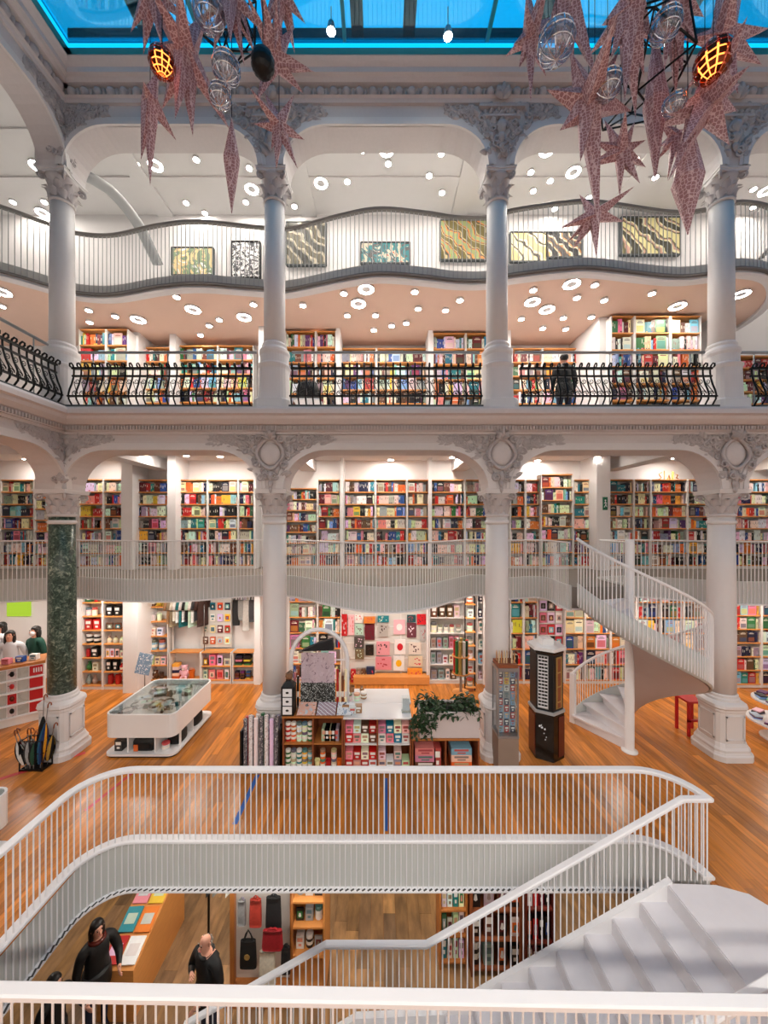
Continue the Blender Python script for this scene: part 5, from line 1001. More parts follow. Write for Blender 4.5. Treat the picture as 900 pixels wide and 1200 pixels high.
# ------------------------------------------------------------------ white glass-topped display tables
pattern('jewel', [(.75, .82, .82), (.25, .28, .28), (.88, .90, .88), (.45, .40, .36)], 9)
def vitrine(x0, x1, y0, y1, label, full=True):
    cx, cy = (x0+x1)/2, (y0+y1)/2; r = root('display_table', label, 'display table', (cx, cy, 0)); R = .14
    def rr_(x0, x1, y0, y1, R): return [(p.x, p.y) for p in arc(x1-R, y0+R, R, -90, 0, 5)+arc(x1-R, y1-R, R, 0, 90, 5)+arc(x0+R, y1-R, R, 90, 180, 5)+arc(x0+R, y0+R, R, 180, 270, 5)]
    MB().prism(rr_(x0, x1, y0, y1, R), .035, .075).build('base_plate', 'white_gloss', r); MB().prism(rr_(x0+.02, x1-.02, y0+.02, y1-.02, R), .0, .035).build('base_shadow_gap', 'black', r)
    ring = [Vector((*p, 0)) for p in rr_(x0+.02, x1-.02, y0+.02, y1-.02, R)]; MB().sweep([p+Vector((0,0,.38)) for p in ring], rect(.03, .43), closed=True).build('skirt', 'white_gloss', r)
    MB().prism(rr_(x0+.03, x1-.03, y0+.03, y1-.03, R), .66, .69).build('display_bed', 'back_white', r); MB().prism(rr_(x0+.03, x1-.03, y0+.03, y1-.03, R), .795, .803).build('glass_top', 'case_glass', r); MB().prism(rr_(x0+.03, x1-.03, y0+.03, y1-.03, R), .38, .40).build('underside', 'white_gloss', r)
    for x in (x0+.32*(x1-x0), x1-.3*(x1-x0)): MB().box(x-.012, x+.012, y0+.06, y1-.06, .075, .38).build('partition', 'white_gloss', r)
    MB().box(x0+.06, x1-.06, cy-.012, cy+.012, .075, .38).build('partition', 'white_gloss', r)
    MB().box(x1-.07, x1-.045, y0+.28, y0+.32, .075, .38).build('corner_post', 'white_gloss', r)
    return r
vx0, vx1, vy0, vy1 = -5.16, -3.82, 6.88, 8.5
vitrine(vx0, vx1, vy0, vy1, 'white rounded display table with glass top right of the green column')
for i in range(34):
    x, y = rg.uniform(vx0+.2, vx1-.2), rg.uniform(vy0+.2, vy1-.2); k = rg.choice(['case', 'case', 'bracelet', 'card', 'figurine']); n, col = rg.choice([('white', (.9, .91, .9)), ('white', (.9, .9, .9)), ('black', (.12, .13, .13)), ('pale teal', (.55, .72, .74)), ('brown', (.45, .36, .28)), ('dark green', (.2, .28, .25))]); m = MB(); z = .69
    if k == 'case': m.obox((x, y, z+.025), (.30, .19, .05), (0, 0, rg.uniform(0, 3)), col); m.obox((x, y, z+.052), (.2, .11, .006), (0, 0, rg.uniform(0, 3)), shade((.8, .85, .85)))
    elif k == 'card': m.obox((x, y, z+.035), (.16, .01, .09), (-.9, 0, rg.uniform(-.5, .5)), col)
    elif k == 'bracelet': m.tube([(x+.09*math.cos(t), y+.09*math.sin(t), z+.016) for t in [2*math.pi*j/12 for j in range(12)]], .016, 5, closed=True, col=col)
    else: m.ell((x, y, z+.03), (.03, .03, .03), 8, 5, col=col); m.ell((x, y, z+.07), (.02, .02, .02), 8, 5, col=col)
    m.at('jewellery_'+k, 'goods', (x, y, z), f'{n} jewellery {k} under the glass, {ORD[i]} found from the front' if False else f'{n} jewellery {k} under glass in the {"left" if x < -4.5 else "right"} {"front" if y < 7.7 else "back"} of the display table', 'jewellery', 'jewellery in the display table')
def blackbag(x, y, z, w, h, d, label):
    r = root('backpack', label, 'bag', (x, y, z)); m = MB(); m.lathe([(.45, 0), (.5, .1), (.5, .6), (.42, .9), (.25, 1.0)], 14, sq=[.9]*5); m.xf(lambda p: Vector((x+p.x*w, y+p.y*d, z+p.z*h))).build('bag_body', 'coat_black', r, True); MB().box(x-w*.3, x+w*.3, y-d*.56, y-d*.5, z+h*.15, z+h*.6).build('front_pocket', 'coat_black', r); MB().tube([(x-.06, y, z+h*.97), (x-.03, y, z+h*1.12), (x+.03, y, z+h*1.12), (x+.06, y, z+h*.97)], .01, 5).build('handle', 'black', r); return r
blackbag(vx0+.69, vy0+.22, .076, .46, .24, .26, 'black bag stored in the front bay of the display table'); MB().box(vx0+.53, vx0+.61, vy0+.065, vy0+.075, .09, .21, col=(.85, .42, .2)).at('price_tag', 'goods', (vx0+.57, vy0+.07, .09), 'orange tag standing in front of the black bag', 'tag')
blackbag(vx1-.2, 7.35, .076, .28, .26, .36, 'black bag on the right side shelf of the display table'); blackbag(vx1-.2, 8.0, .076, .28, .25, .36, 'black bag at the rear right shelf of the display table')
put_goods('tin', vx0+1.08, vy0+.10, .076, .14, .14, .1, 'white', (.85, .85, .85), 'white round tin under the front right corner of the display table', 'table tins'); put_goods('box', vx0+.22, vy0+.1, .076, .14, .2, .14, 'black', (.15, .15, .16), 'black box under the front left corner of the display table', 'table boxes')
vitrine(-6.35, -4.93, 3.55, 5.0, 'white glass-topped display table cut by the left picture edge'); blackbag(-5.12, 4.2, .076, .28, .26, .36, 'black bag under the display table at left picture edge'); blackbag(-5.12, 4.72, .076, .28, .26, .3, 'second black bag under the display table at left edge')

# ------------------------------------------------------------------ umbrella stand by the green column
c = F(50, 899); c.x -= .1; c.y -= .02; r = root('umbrella_stand', 'black wire umbrella stand at the foot of the green column', 'stand', (c.x, c.y, 0))
for z in (.02, .30, .52): MB().box(c.x-.2, c.x+.2, c.y-.10, c.y-.085, z, z+.015).box(c.x-.2, c.x+.2, c.y+.085, c.y+.10, z, z+.015).box(c.x-.2, c.x-.185, c.y-.085, c.y+.085, z, z+.015).box(c.x+.185, c.x+.2, c.y-.085, c.y+.085, z, z+.015).build('hoop', 'iron', r)
for sx in (-1, 1):
    for sy in (-1, 1): MB().box(c.x+sx*.2-.008, c.x+sx*.2+.008, c.y+sy*.10-.008, c.y+sy*.10+.008, 0, .53).build('leg', 'iron', r)
MB().box(c.x-.2, c.x+.2, c.y-.10, c.y+.10, .0, .02).build('tray', 'iron', r)
def umbrella(x, y, lean, h, cols, label, fold=True):
    r = root('umbrella', label, 'umbrella', (x, y, .025), 'umbrellas in the stand'); m = MB(); n = 8; a = Vector((lean, .03, 1)).normalized(); b = Vector((x, y, .03))
    for j in range(n):
        vs = []
        for i in range(6):
            t = i/5; R = .012+.055*math.sin(math.pi*min(1, t*.9+.1))**.8
            for s in (0, 1): th = 2*math.pi*(j+s)/n; vs.append(b+a*(.08+h*.62*t)+Vector((math.cos(th), math.sin(th), 0))*R*(1.15 if s == 0 else .9))
        m.add(vs, [(2*i, 2*i+1, 2*i+3, 2*i+2) for i in range(5)], cols[j % len(cols)])
    m.build('canopy', 'cloth_attr', r, True); MB().tube([b, b+a*h*.92], .007, 6).build('shaft', 'steel', r)
    hk = b+a*h*.92; MB().tube([hk, hk+a*.06, hk+a*.1+Vector((.025, 0, 0)), hk+a*.085+Vector((.055, 0, 0)), hk+a*.05+Vector((.06, 0, 0))], .011, 6).build('handle', 'wood_dark', r, True)
G_, K_ = (.6, .6, .6), (.06, .06, .06)
for i, (dx_, dy, ln, h, cols, n) in enumerate(((.12, -.05, .10, 1.15, [(.7, .1, .12), (.1, .35, .5), (.05, .2, .4), (.85, .6, .1)], 'tall rainbow umbrella with hooked handle'), (.05, .04, .02, 1.25, [K_], 'tall black umbrella with long shaft'), (-.13, -.06, -.35, .66, [(.85, .84, .82), K_], 'black and white folded umbrella leaning left'), (-.05, -.06, -.1, .66, [G_, (.2, .2, .2)], 'grey patterned folded umbrella'), (-.14, .05, -.45, .66, [(.45, .2, .15), (.8, .78, .75)], 'brown and white folded umbrella'), (.02, -.07, .0, .6, [(.1, .28, .2), K_], 'dark green folded umbrella'), (.15, .06, .15, .7, [(.75, .6, .25), K_], 'yellow and black folded umbrella'), (-.08, .06, -.15, .6, [(.9, .9, .88), (.3, .3, .32)], 'white folded umbrella with dark ribs'))): umbrella(c.x+dx_, c.y+dy, ln, h, cols, n+' in the wire stand')

# ------------------------------------------------------------------ cashier counter at left, round table, stool, placard
p0, p1 = Vector((-8.75, 7.30, 0)), F(52, 842); t_ = (p1-p0).normalized(); nrm = Vector((t_.y, -t_.x, 0)); L_ = (p1-p0).length
r = root('cashier_counter', 'cashier counter with grey and red poster panels beside the green column', 'counter', (p0+p1)/2)
def cpt(s, o, z): return p0+t_*s+nrm*o+Vector((0, 0, z))
def cbox(s0, s1, o0, o1, z0, z1, name, m, par=None):
    return MB().add([cpt(s0, o0, z0), cpt(s1, o0, z0), cpt(s1, o1, z0), cpt(s0, o1, z0), cpt(s0, o0, z1), cpt(s1, o0, z1), cpt(s1, o1, z1), cpt(s0, o1, z1)], [(0,1,2,3), (7,6,5,4), (0,4,5,1), (1,5,6,2), (2,6,7,3), (3,7,4,0)]).build(name, m, par or r)
cbox(0, L_, -.5, -.02, 0, 1.26, 'body', 'shelf_white'); cbox(-.02, L_+.02, -.55, .05, 1.26, 1.32, 'wooden_top', 'wood_mid')
pattern('pan_a', [(.72, .72, .70), (.68, .68, .66)], 3); pattern('pan_face', [(.86, .82, .82), (.82, .76, .76), (.40, .32, .34)], 5)
col_ = [(0, .33*L_, 'pan_a'), (.33*L_, .5*L_, 'red'), (.5*L_, .62*L_, 'pan_a'), (.62*L_, .72*L_, 'pan_face'), (.72*L_, .84*L_, 'pan_a'), (.84*L_, .99*L_, 'red')]
for i in range(4):
    for s0, s1, m in col_:
        z0 = .20+.265*i; pnl = cbox(s0+.01, s1-.01, -.02, -.005, z0+.015, z0+.25, 'poster_panel', m if not (m == 'pan_face' and i == 1) else 'red')
        if m == 'red' and i == 3 and s0 > L_*.8:
            for q in range(4): cbox(s0+.07+.04*q, s0+.09+.04*q, -.005, -.002, z0+.08, z0+.18, 'white_bar', 'rail', pnl)
        if m == 'pan_face':
            cc = cpt((s0+s1)/2, 0, z0+.13); MB().ell(cc, (.05, .03, .06), 8, 5).build('printed_motif', 'iron' if i in (3, 0) else 'red' if i == 2 else 'wine', pnl)
for i in range(5): cbox(0, L_, -.02, .03, .175+.265*i, .20+.265*i, 'ledge', 'rail')
for i in range(4): p = cpt(L_*(.45+.14*i), -.15, 1.32); cn = ['black', 'pink', 'blue', 'white'][i]; put_goods('box', p.x, p.y, 1.322, .16, .12, .1, cn, PC[cn], f'{cn} box on the cashier counter top', 'boxes on the cashier counter')
bs = MB().box(-10.2, -9.85, 10.5, 10.55, 1.75, 2.3) if False else MB().box(-10.6, -9.95, 10.5, 10.55, 1.75, 2.28); bs.at('green_screen', emit_mat('screen_green', (.72, .86, .25), .9).name, (-10.3, 10.52, 1.75), 'bright green screen on the wall behind the cashier counter', 'screen')
r = root('wall_hooks', 'black wall hook rail behind the cashier counter', 'hook rail', (-8.2, 10.5, 2.0)); MB().box(-8.5, -7.8, 10.5, 10.54, 2.2, 2.24).build('rail_bar', 'iron', r)
for i in range(4): MB().tube([(-8.42+.18*i, 10.5, 2.22), (-8.42+.18*i, 10.42, 2.2), (-8.42+.18*i, 10.42, 2.3)], .012, 5).build('hook', 'iron', r)
c = Vector((8.12, 7.5, 0)); r = root('round_table', 'white two-tier round book table at the right picture edge', 'table', c)
for z, R in ((.36, .5), (.78, .42)): MB().lathe([(R, z-.03), (R, z)], 28, c).build('tier', 'white_gloss', r)
MB().lathe([(.3, 0), (.3, .03), (.05, .05), (.05, .75)], 16, c).build('pedestal', 'white_gloss', r)
for i in range(14):
    a = 2*math.pi*i/7; z, R = ((.36, .36), (.78, .28))[i//7]; p = pick(rg); x, y = c.x+R*math.cos(a), c.y+R*math.sin(a); m = MB()
    for k in range(3): m.obox((x, y, z+.012+.024*k), (.13, .19, .022), (0, 0, a+.1*k), shade(p[1]) if k == 2 else shade(rg.choice(PAL)[1]))
    m.at('book_stack', 'goods', (x, y, z), f'{p[0]}-topped stack of books on {("lower", "upper")[i//7]} tier of the round table', 'book stack', 'book stacks on the round table')
c = F(808, 862); r = root('red_stool', 'red step stool behind the right column pedestal', 'stool', (c.x+.1, c.y+.1, 0)); MB().box(c.x-.06, c.x+.3, c.y-.05, c.y+.3, .68, .72).build('seat', 'red', r)
for x in (c.x-.06, c.x+.26):
    for y in (c.y-.05, c.y+.26): MB().box(x, x+.045, y, y+.045, 0, .68).build('leg', 'red', r)
MB().box(c.x-.06, c.x+.3, c.y-.05, c.y+.0, .30, .34).build('step', 'red', r)
d = 9.2; a = P(169, 778, d); r = root('placard_stand', 'slim stand with tilted white leaflet placard left of the toys', 'sign', (a.x, d, 0)); MB().tube([(a.x, d+.02, 0), (a.x, d+.02, a.z)], .012, 6).build('pole', 'steel', r); MB().lathe([(.14, 0), (.14, .015)], 12, (a.x, d+.02, 0)).build('foot', 'steel', r); pattern('placard', [(.90, .92, .94), (.50, .62, .74), (.93, .94, .95)], 9); MB().obox((a.x, d, a.z), (.36, .015, .5), (-.15, .18, 0)).build('sheet', 'placard', r)
# green exit sign and wooden letters on the mezzanine
a = P(710, 590, 9.7); r = root('exit_sign', 'small upright green exit sign on the white mezzanine pier', 'sign', (a.x, 9.73, a.z)); MB().box(a.x-.06, a.x+.06, 9.72, 9.74, a.z-.17, a.z+.17).build('panel', mat('exit_green', (.10, .42, .30), .4).name, r); MB().ell((a.x, 9.72, a.z+.08), (.02, .006, .025), 8, 4).tube([(a.x, 9.72, a.z+.05), (a.x+.01, 9.72, a.z-.02), (a.x-.03, 9.72, a.z-.1)], .009, 5).tube([(a.x+.01, 9.72, a.z-.02), (a.x+.035, 9.72, a.z-.09)], .009, 5).tube([(a.x-.035, 9.72, a.z+.0), (a.x+.0, 9.72, a.z+.04), (a.x+.035, 9.72, a.z+.0)], .008, 5).build('running_figure', 'rail', r)
r = root('wooden_letters', 'small wooden script letters standing on top of a mezzanine bookcase', 'letters', (X_(784, 10.2), 10.2, 5.582)); 
for i, pts in enumerate(([(0, .0), (.07, .05), (.03, .1), (.0, .15), (.08, .2)], [(.0, .0), (.03, .0), (.03, .24)], [(0, -.0), (.04, .12), (.08, .0), (.04, .02)], [(.0, .0), (.02, .22), (.05, .2), (.03, .0)], [(.06, .02), (.0, .05), (.05, .12), (.0, .14)])):
    x = X_(772, 10.2)+.12*i; MB().tube([(x+p_[0], 10.2, 5.6+p_[1]) for p_ in pts], .014, 5).build('letter', 'wood_shelf', r)
# ------------------------------------------------------------------ paintings on the top-storey wall
PT = [(202, 250, 291, 323, [(.93, .93, .92), (.55, .62, .50), (.90, .80, .60), (.95, .94, .93)], 'noise', 2.2, 'unframed white canvas with a green and peach sketch', None),
      (272, 305, 284, 326, [(.92, .92, .93), (.25, .25, .27), (.95, .95, .95), (.60, .60, .62)], 'noise', 5, 'black-framed ink drawing beside the left-hand upper column', 'iron'),
      (336, 382, 261, 311, [(.30, .30, .28), (.62, .60, .54), (.80, .76, .68), (.42, .40, .34)], 'wave', 1.6, 'grey-olive abstract painting at left of the middle bay', None),
      (423, 480, 285, 309, [(.75, .38, .30), (.85, .80, .72), (.22, .52, .54), (.35, .33, .33), (.86, .84, .80)], 'noise', 2.4, 'small wide painting with orange and teal shapes, mid-bay', None),
      (516, 570, 259, 305, [(.42, .38, .20), (.80, .72, .52), (.30, .30, .24), (.90, .55, .28), (.62, .66, .45)], 'wave', 1.8, 'green and orange abstract painting left of the right-middle column', None),
      (598, 640, 273, 307, [(.90, .84, .66), (.20, .17, .14), (.93, .86, .70), (.80, .72, .50)], 'wave', 1.2, 'cream painting crossed by a dark diagonal, right bay', None),
      (640, 681, 273, 302, [(.30, .27, .26), (.80, .58, .38), (.88, .84, .74), (.18, .17, .17)], 'wave', 2.0, 'dark grey and orange painting touching the cream one', None),
      (727, 796, 247, 299, [(.90, .86, .62), (.38, .36, .24), (.80, .62, .55), (.93, .90, .72), (.25, .24, .18)], 'wave', 1.3, 'large pale yellow painting with crossing bars, right bay', None)]
for i, (u0, u1, v0, v1, cols, ft, sc_, lab, fr) in enumerate(PT):
    d = 10.48; a, b = P(u0, v1, d), P(u1, v0, d); pattern('canvas_%d' % i, cols, sc_*(.5 if ft == 'wave' else .8), 3.2 if ft == 'wave' else 3, ft); r = root('painting', lab, 'painting', ((a.x+b.x)/2, d, a.z), 'paintings on the top wall')
    MB().box(a.x, b.x, d-.03, d+.05, a.z, min(b.z, 13.05)).build('canvas', 'canvas_%d' % i, r)
    zt = min(b.z, 13.05)
    for q in ((a.x-.02, a.x+.015, a.z, zt), (b.x-.015, b.x+.02, a.z, zt), (a.x, b.x, a.z-.02, a.z+.015), (a.x, b.x, zt-.015, zt+.02)): MB().box(q[0], q[1], d-.045, d+.05, q[2], q[3]).build('frame_bar', fr or 'curb', r)

# ------------------------------------------------------------------ hanging paper stars
def spike(base, tip, R, n=4, ph=.4):
    """slim pyramid from a ring round base to tip"""
    base, tip = Vector(base), Vector(tip); t = (tip-base).normalized(); a = t.orthogonal().normalized(); b = t.cross(a); m = MB()
    vs = [base+a*R*math.cos(ph+2*math.pi*j/n)+b*R*math.sin(ph+2*math.pi*j/n) for j in range(n)]+[tip, base-t*R*.5]
    return m.add(vs, [(j, (j+1) % n, n) for j in range(n)]+[((j+1) % n, j, n+1) for j in range(n)])
rs = random.Random(77)
def star(label, u, v, d, tips, R, extra=3, cord=True):
    c = P(u, v, d); r = root('paper_star', label, 'star lantern', c, 'paper stars under the skylight')
    MB().ell(c, (R*.62, R*.62, R*.62), 8, 6).build('core', 'star', r)
    for (tu, tv, dd) in tips: spike(c, P(tu, tv, d+dd), R*.66).build('point', 'star', r)
    for k in range(extra):
        dirn = Vector((rs.uniform(-.5, .5), rs.choice((-1, 1))*rs.uniform(.6, 1), rs.uniform(-.5, .6))).normalized(); spike(c, c+dirn*R*rs.uniform(2.5, 3.6), R*.6).build('point', 'star', r)
    if cord: MB().tube([c, (c.x, c.y, ZSK+.02)], .005, 4).build('cord', 'iron', r)
def lantern(label, u, v0, vm, v1, d, w, n=8):
    """long double cone: top, widest level, bottom"""
    a, m_, b = P(u, v0, d), P(u, vm, d), P(u, v1, d); r = root('paper_lantern', label, 'star lantern', (m_.x, d, b.z), 'paper stars under the skylight')
    MB().lathe([(.004, b.z), (w, m_.z), (w*.98, m_.z+.01), (.004 if v0 > 5 else w*.7, a.z)], n, (m_.x, d, 0)).build('shade', 'star', r); MB().tube([(m_.x, d, a.z), (m_.x, d, ZSK+.02)], .005, 4).build('cord', 'iron', r)
L = 'in the left cluster of paper stars'; Rr = 'in the right cluster of paper stars'
star('large star with a long downward point '+L, 218, 62, 4.3, [(178, 52, 0), (226, 160, .05), (205, 140, -.15), (252, 118, .1), (170, -10, 0), (245, 10, .1), (190, 128, .2)], .20)
star('star with two drooping points over the left bay '+L, 176, 118, 4.5, [(165, 188, 0), (176, 218, .05), (186, 80, 0), (168, 95, -.2), (195, 150, .2)], .15)
lantern('slim spindle lantern hanging alone '+L, 271.5, 138, 188, 250, 4.5, .10)
star('star with sharp right-hand points '+L, 322, 70, 4.4, [(368, 84, 0), (356, 110, .1), (300, 120, -.1), (330, 0, 0), (345, 30, .1), (290, 60, .2)], .17)
star('lowest star in front of the upper column '+L, 327, 148, 4.5, [(297, 145, 0), (357, 164, .05), (349, 198, 0), (323, 192, -.1), (310, 108, .1), (345, 110, 0), (318, 175, .2)], .13)
star('star cut by the top edge at far left '+L, 178, -12, 4.2, [(153, 38, 0), (168, 64, .1), (190, 55, 0), (205, 40, .2), (225, 30, 0)], .15)
star('star cut by the top edge at the middle '+L, 268, -14, 4.2, [(250, 60, 0), (285, 70, .1), (235, 30, 0), (310, 40, .1), (270, 50, -.2)], .17)
star('star cut by the top edge at right '+L, 330, -10, 4.2, [(322, 60, 0), (345, 35, .1), (358, 28, 0), (305, 40, 0)], .14)
star('lowest star with a long left arm '+Rr, 697, 252, 4.6, [(657, 267, 0), (732, 260, .05), (744, 218, 0), (679, 228, .1), (699, 302, -.05), (672, 292, .1)], .13, 2)
star('dark eight-pointed star facing the shop '+Rr, 728, 178, 4.5, [(683, 197, 0), (744, 142, .05), (757, 164, 0), (757, 196, .1), (726, 232, 0), (708, 140, .1), (695, 165, 0), (750, 215, -.1)], .13, 2)
star('big star with a very long hanging point '+Rr, 690, 122, 4.2, [(656, 153, 0), (702, 268, .0), (668, 60, 0), (725, 60, .1), (740, 130, .2), (680, 190, -.1), (640, 105, 0)], .24)
lantern('long slender lantern between two stars '+Rr, 768, 30, 120, 212, 4.4, .13)
lantern('largest long lantern with a low sharp tip '+Rr, 806, 128, 212, 275, 4.2, .155)
star('star at the right picture edge '+Rr, 846, 46, 4.3, [(902, 33, 0), (893, 76, .1), (800, 46, 0), (820, 100, 0), (842, -20, 0), (870, -10, .1), (865, 110, -.1)], .19)
star('star against the skylight, leftmost '+Rr, 622, 42, 4.4, [(601, 53, 0), (608, 80, .05), (618, -20, 0), (645, 20, .1), (640, 90, .1), (622, 120, 0)], .15)
star('wide star with stubby points over the right column '+Rr, 826, 122, 4.1, [(782, 135, 0), (864, 130, .1), (855, 170, 0), (783, 212, .0), (800, 170, -.2), (835, 60, .1), (868, 98, 0)], .22)
star('star cut by the top edge, left of centre '+Rr, 664, -6, 4.2, [(650, 70, 0), (672, 85, .1), (690, 50, 0), (640, 40, .1), (700, 95, -.1)], .19)
star('star cut by the top edge, near centre '+Rr, 738, 8, 4.1, [(732, 120, 0), (755, 90, .1), (715, 70, 0), (765, 50, .15), (705, 30, 0), (745, 140, .2)], .22)
star('star cut by the top edge, right of centre '+Rr, 790, -6, 4.2, [(778, 85, 0), (800, 90, .1), (815, 50, 0), (765, 50, .1), (825, 20, 0), (792, 120, .2)], .19)
star('small star tucked behind the copper ball '+Rr, 792, 160, 4.6, [(775, 175, 0), (782, 212, 0), (800, 210, .1), (770, 140, 0), (815, 150, .1)], .10, 2)
# wire polyhedra, crystal balls, copper lamps
def ico_edges():
    g = (1+5**.5)/2; v = [Vector(p).normalized() for p in ((-1,g,0),(1,g,0),(-1,-g,0),(1,-g,0),(0,-1,g),(0,1,g),(0,-1,-g),(0,1,-g),(g,0,-1),(g,0,1),(-g,0,-1),(-g,0,1))]
    return v, [(i, j) for i in range(12) for j in range(i+1, 12) if (v[i]-v[j]).length < 1.1]
def polyhedron(label, u, v, d, R, rot):
    c = P(u, v, d); r = root('wire_polyhedron', label, 'ornament', c, 'black wire polyhedra'); vs, es = ico_edges(); M = Euler(rot).to_matrix()
    for a, b in es: MB().tube([c+M@vs[a]*R, c+M@vs[b]*R], .011, 5).build('edge_rod', 'iron', r)
    MB().tube([c+Vector((0,0,R)), (c.x, c.y, ZSK+.02)], .005, 4).build('cord', 'iron', r)
polyhedron('large black wire polyhedron amid the right-hand stars', 752, 78, 4.5, .58, (.3, .4, .2)); polyhedron('black wire polyhedron high in the left-hand stars', 268, 22, 4.5, .38, (.6, .2, .1))
def wire_ball(label, u, v, d, R):
    c = P(u, v, d); r = root('crystal_ball', label, 'ornament', c, 'clear crystal balls'); MB().ell(c, (R*.97, R*.97, R*.97), 16, 10).build('glass_globe', 'crystal', r, True)
    for k in range(6): a = math.pi*k/6; MB().tube([c+Vector((math.cos(a)*math.cos(t), math.sin(a)*math.cos(t), math.sin(t)))*R for t in [2*math.pi*j/20 for j in range(20)]], .006, 4, closed=True).build('wire_hoop', 'chain', r)
    for z in (-.5, 0, .5): q = math.sqrt(1-z*z); MB().tube([c+Vector((q*math.cos(t), q*math.sin(t), z))*R for t in [2*math.pi*j/20 for j in range(20)]], .006, 4, closed=True).build('wire_hoop', 'chain', r)
    MB().tube([c+Vector((0,0,R)), (c.x, c.y, ZSK+.02)], .004, 4).build('cord', 'iron', r)
for a in (('crystal ball left of the large right-hand star', 652, 50, 4.0, .19), ('crystal ball hanging in mid of the right-hand stars', 712, 100, 4.0, .14), ('crystal ball beneath the copper lamp at right', 790, 122, 4.1, .11), ('crystal ball at centre of the left-hand stars', 265, 80, 4.1, .15), ('crystal ball above the spindle lantern at left', 258, 112, 4.2, .12), ('crystal ball at the top edge in the left cluster', 245, 15, 4.1, .17), ('crystal ball at the top edge in the right cluster', 780, 30, 4.0, .15)): wire_ball(*a)
gl = emit_mat('copper_glow', (1, .50, .22), 5)
def copper(label, u, v, d, R, m='glow_ball', lit=True):
    c = P(u, v, d); r = root('copper_lamp' if lit else 'black_lamp', label, 'lamp', c); q = MB().ell(c, (R, R, R*1.1), 12, 9)
    sh = MB(); 
    for f in q.f:
        ctr = sum((Vector(q.v[i]) for i in f), Vector())/len(f); vs = [ctr+(Vector(q.v[i])-ctr)*.8 for i in f]; sh.add(vs, [tuple(range(len(f)))])
    sh.build('perforated_shell', m, r)
    if lit: MB().ell(c, (R*.7, R*.7, R*.75), 10, 7).build('bulb', 'copper_glow', r, True)
    else: MB().ell(c, (R*.94, R*.94, R*1.03), 12, 8).build('inner_shell', 'black', r, True)
    MB().tube([c+Vector((0,0,R)), (c.x, c.y, ZSK+.02)], .005, 4).build('cord', 'iron', r)
copper('glowing copper ball lamp in the left cluster of stars', 190, 74, 4.0, .14); copper('glowing copper ball lamp in the right cluster of stars', 836, 72, 3.9, .18); copper('matt black ball lamp in the left cluster of stars', 308, 74, 4.0, .13, 'black', False)

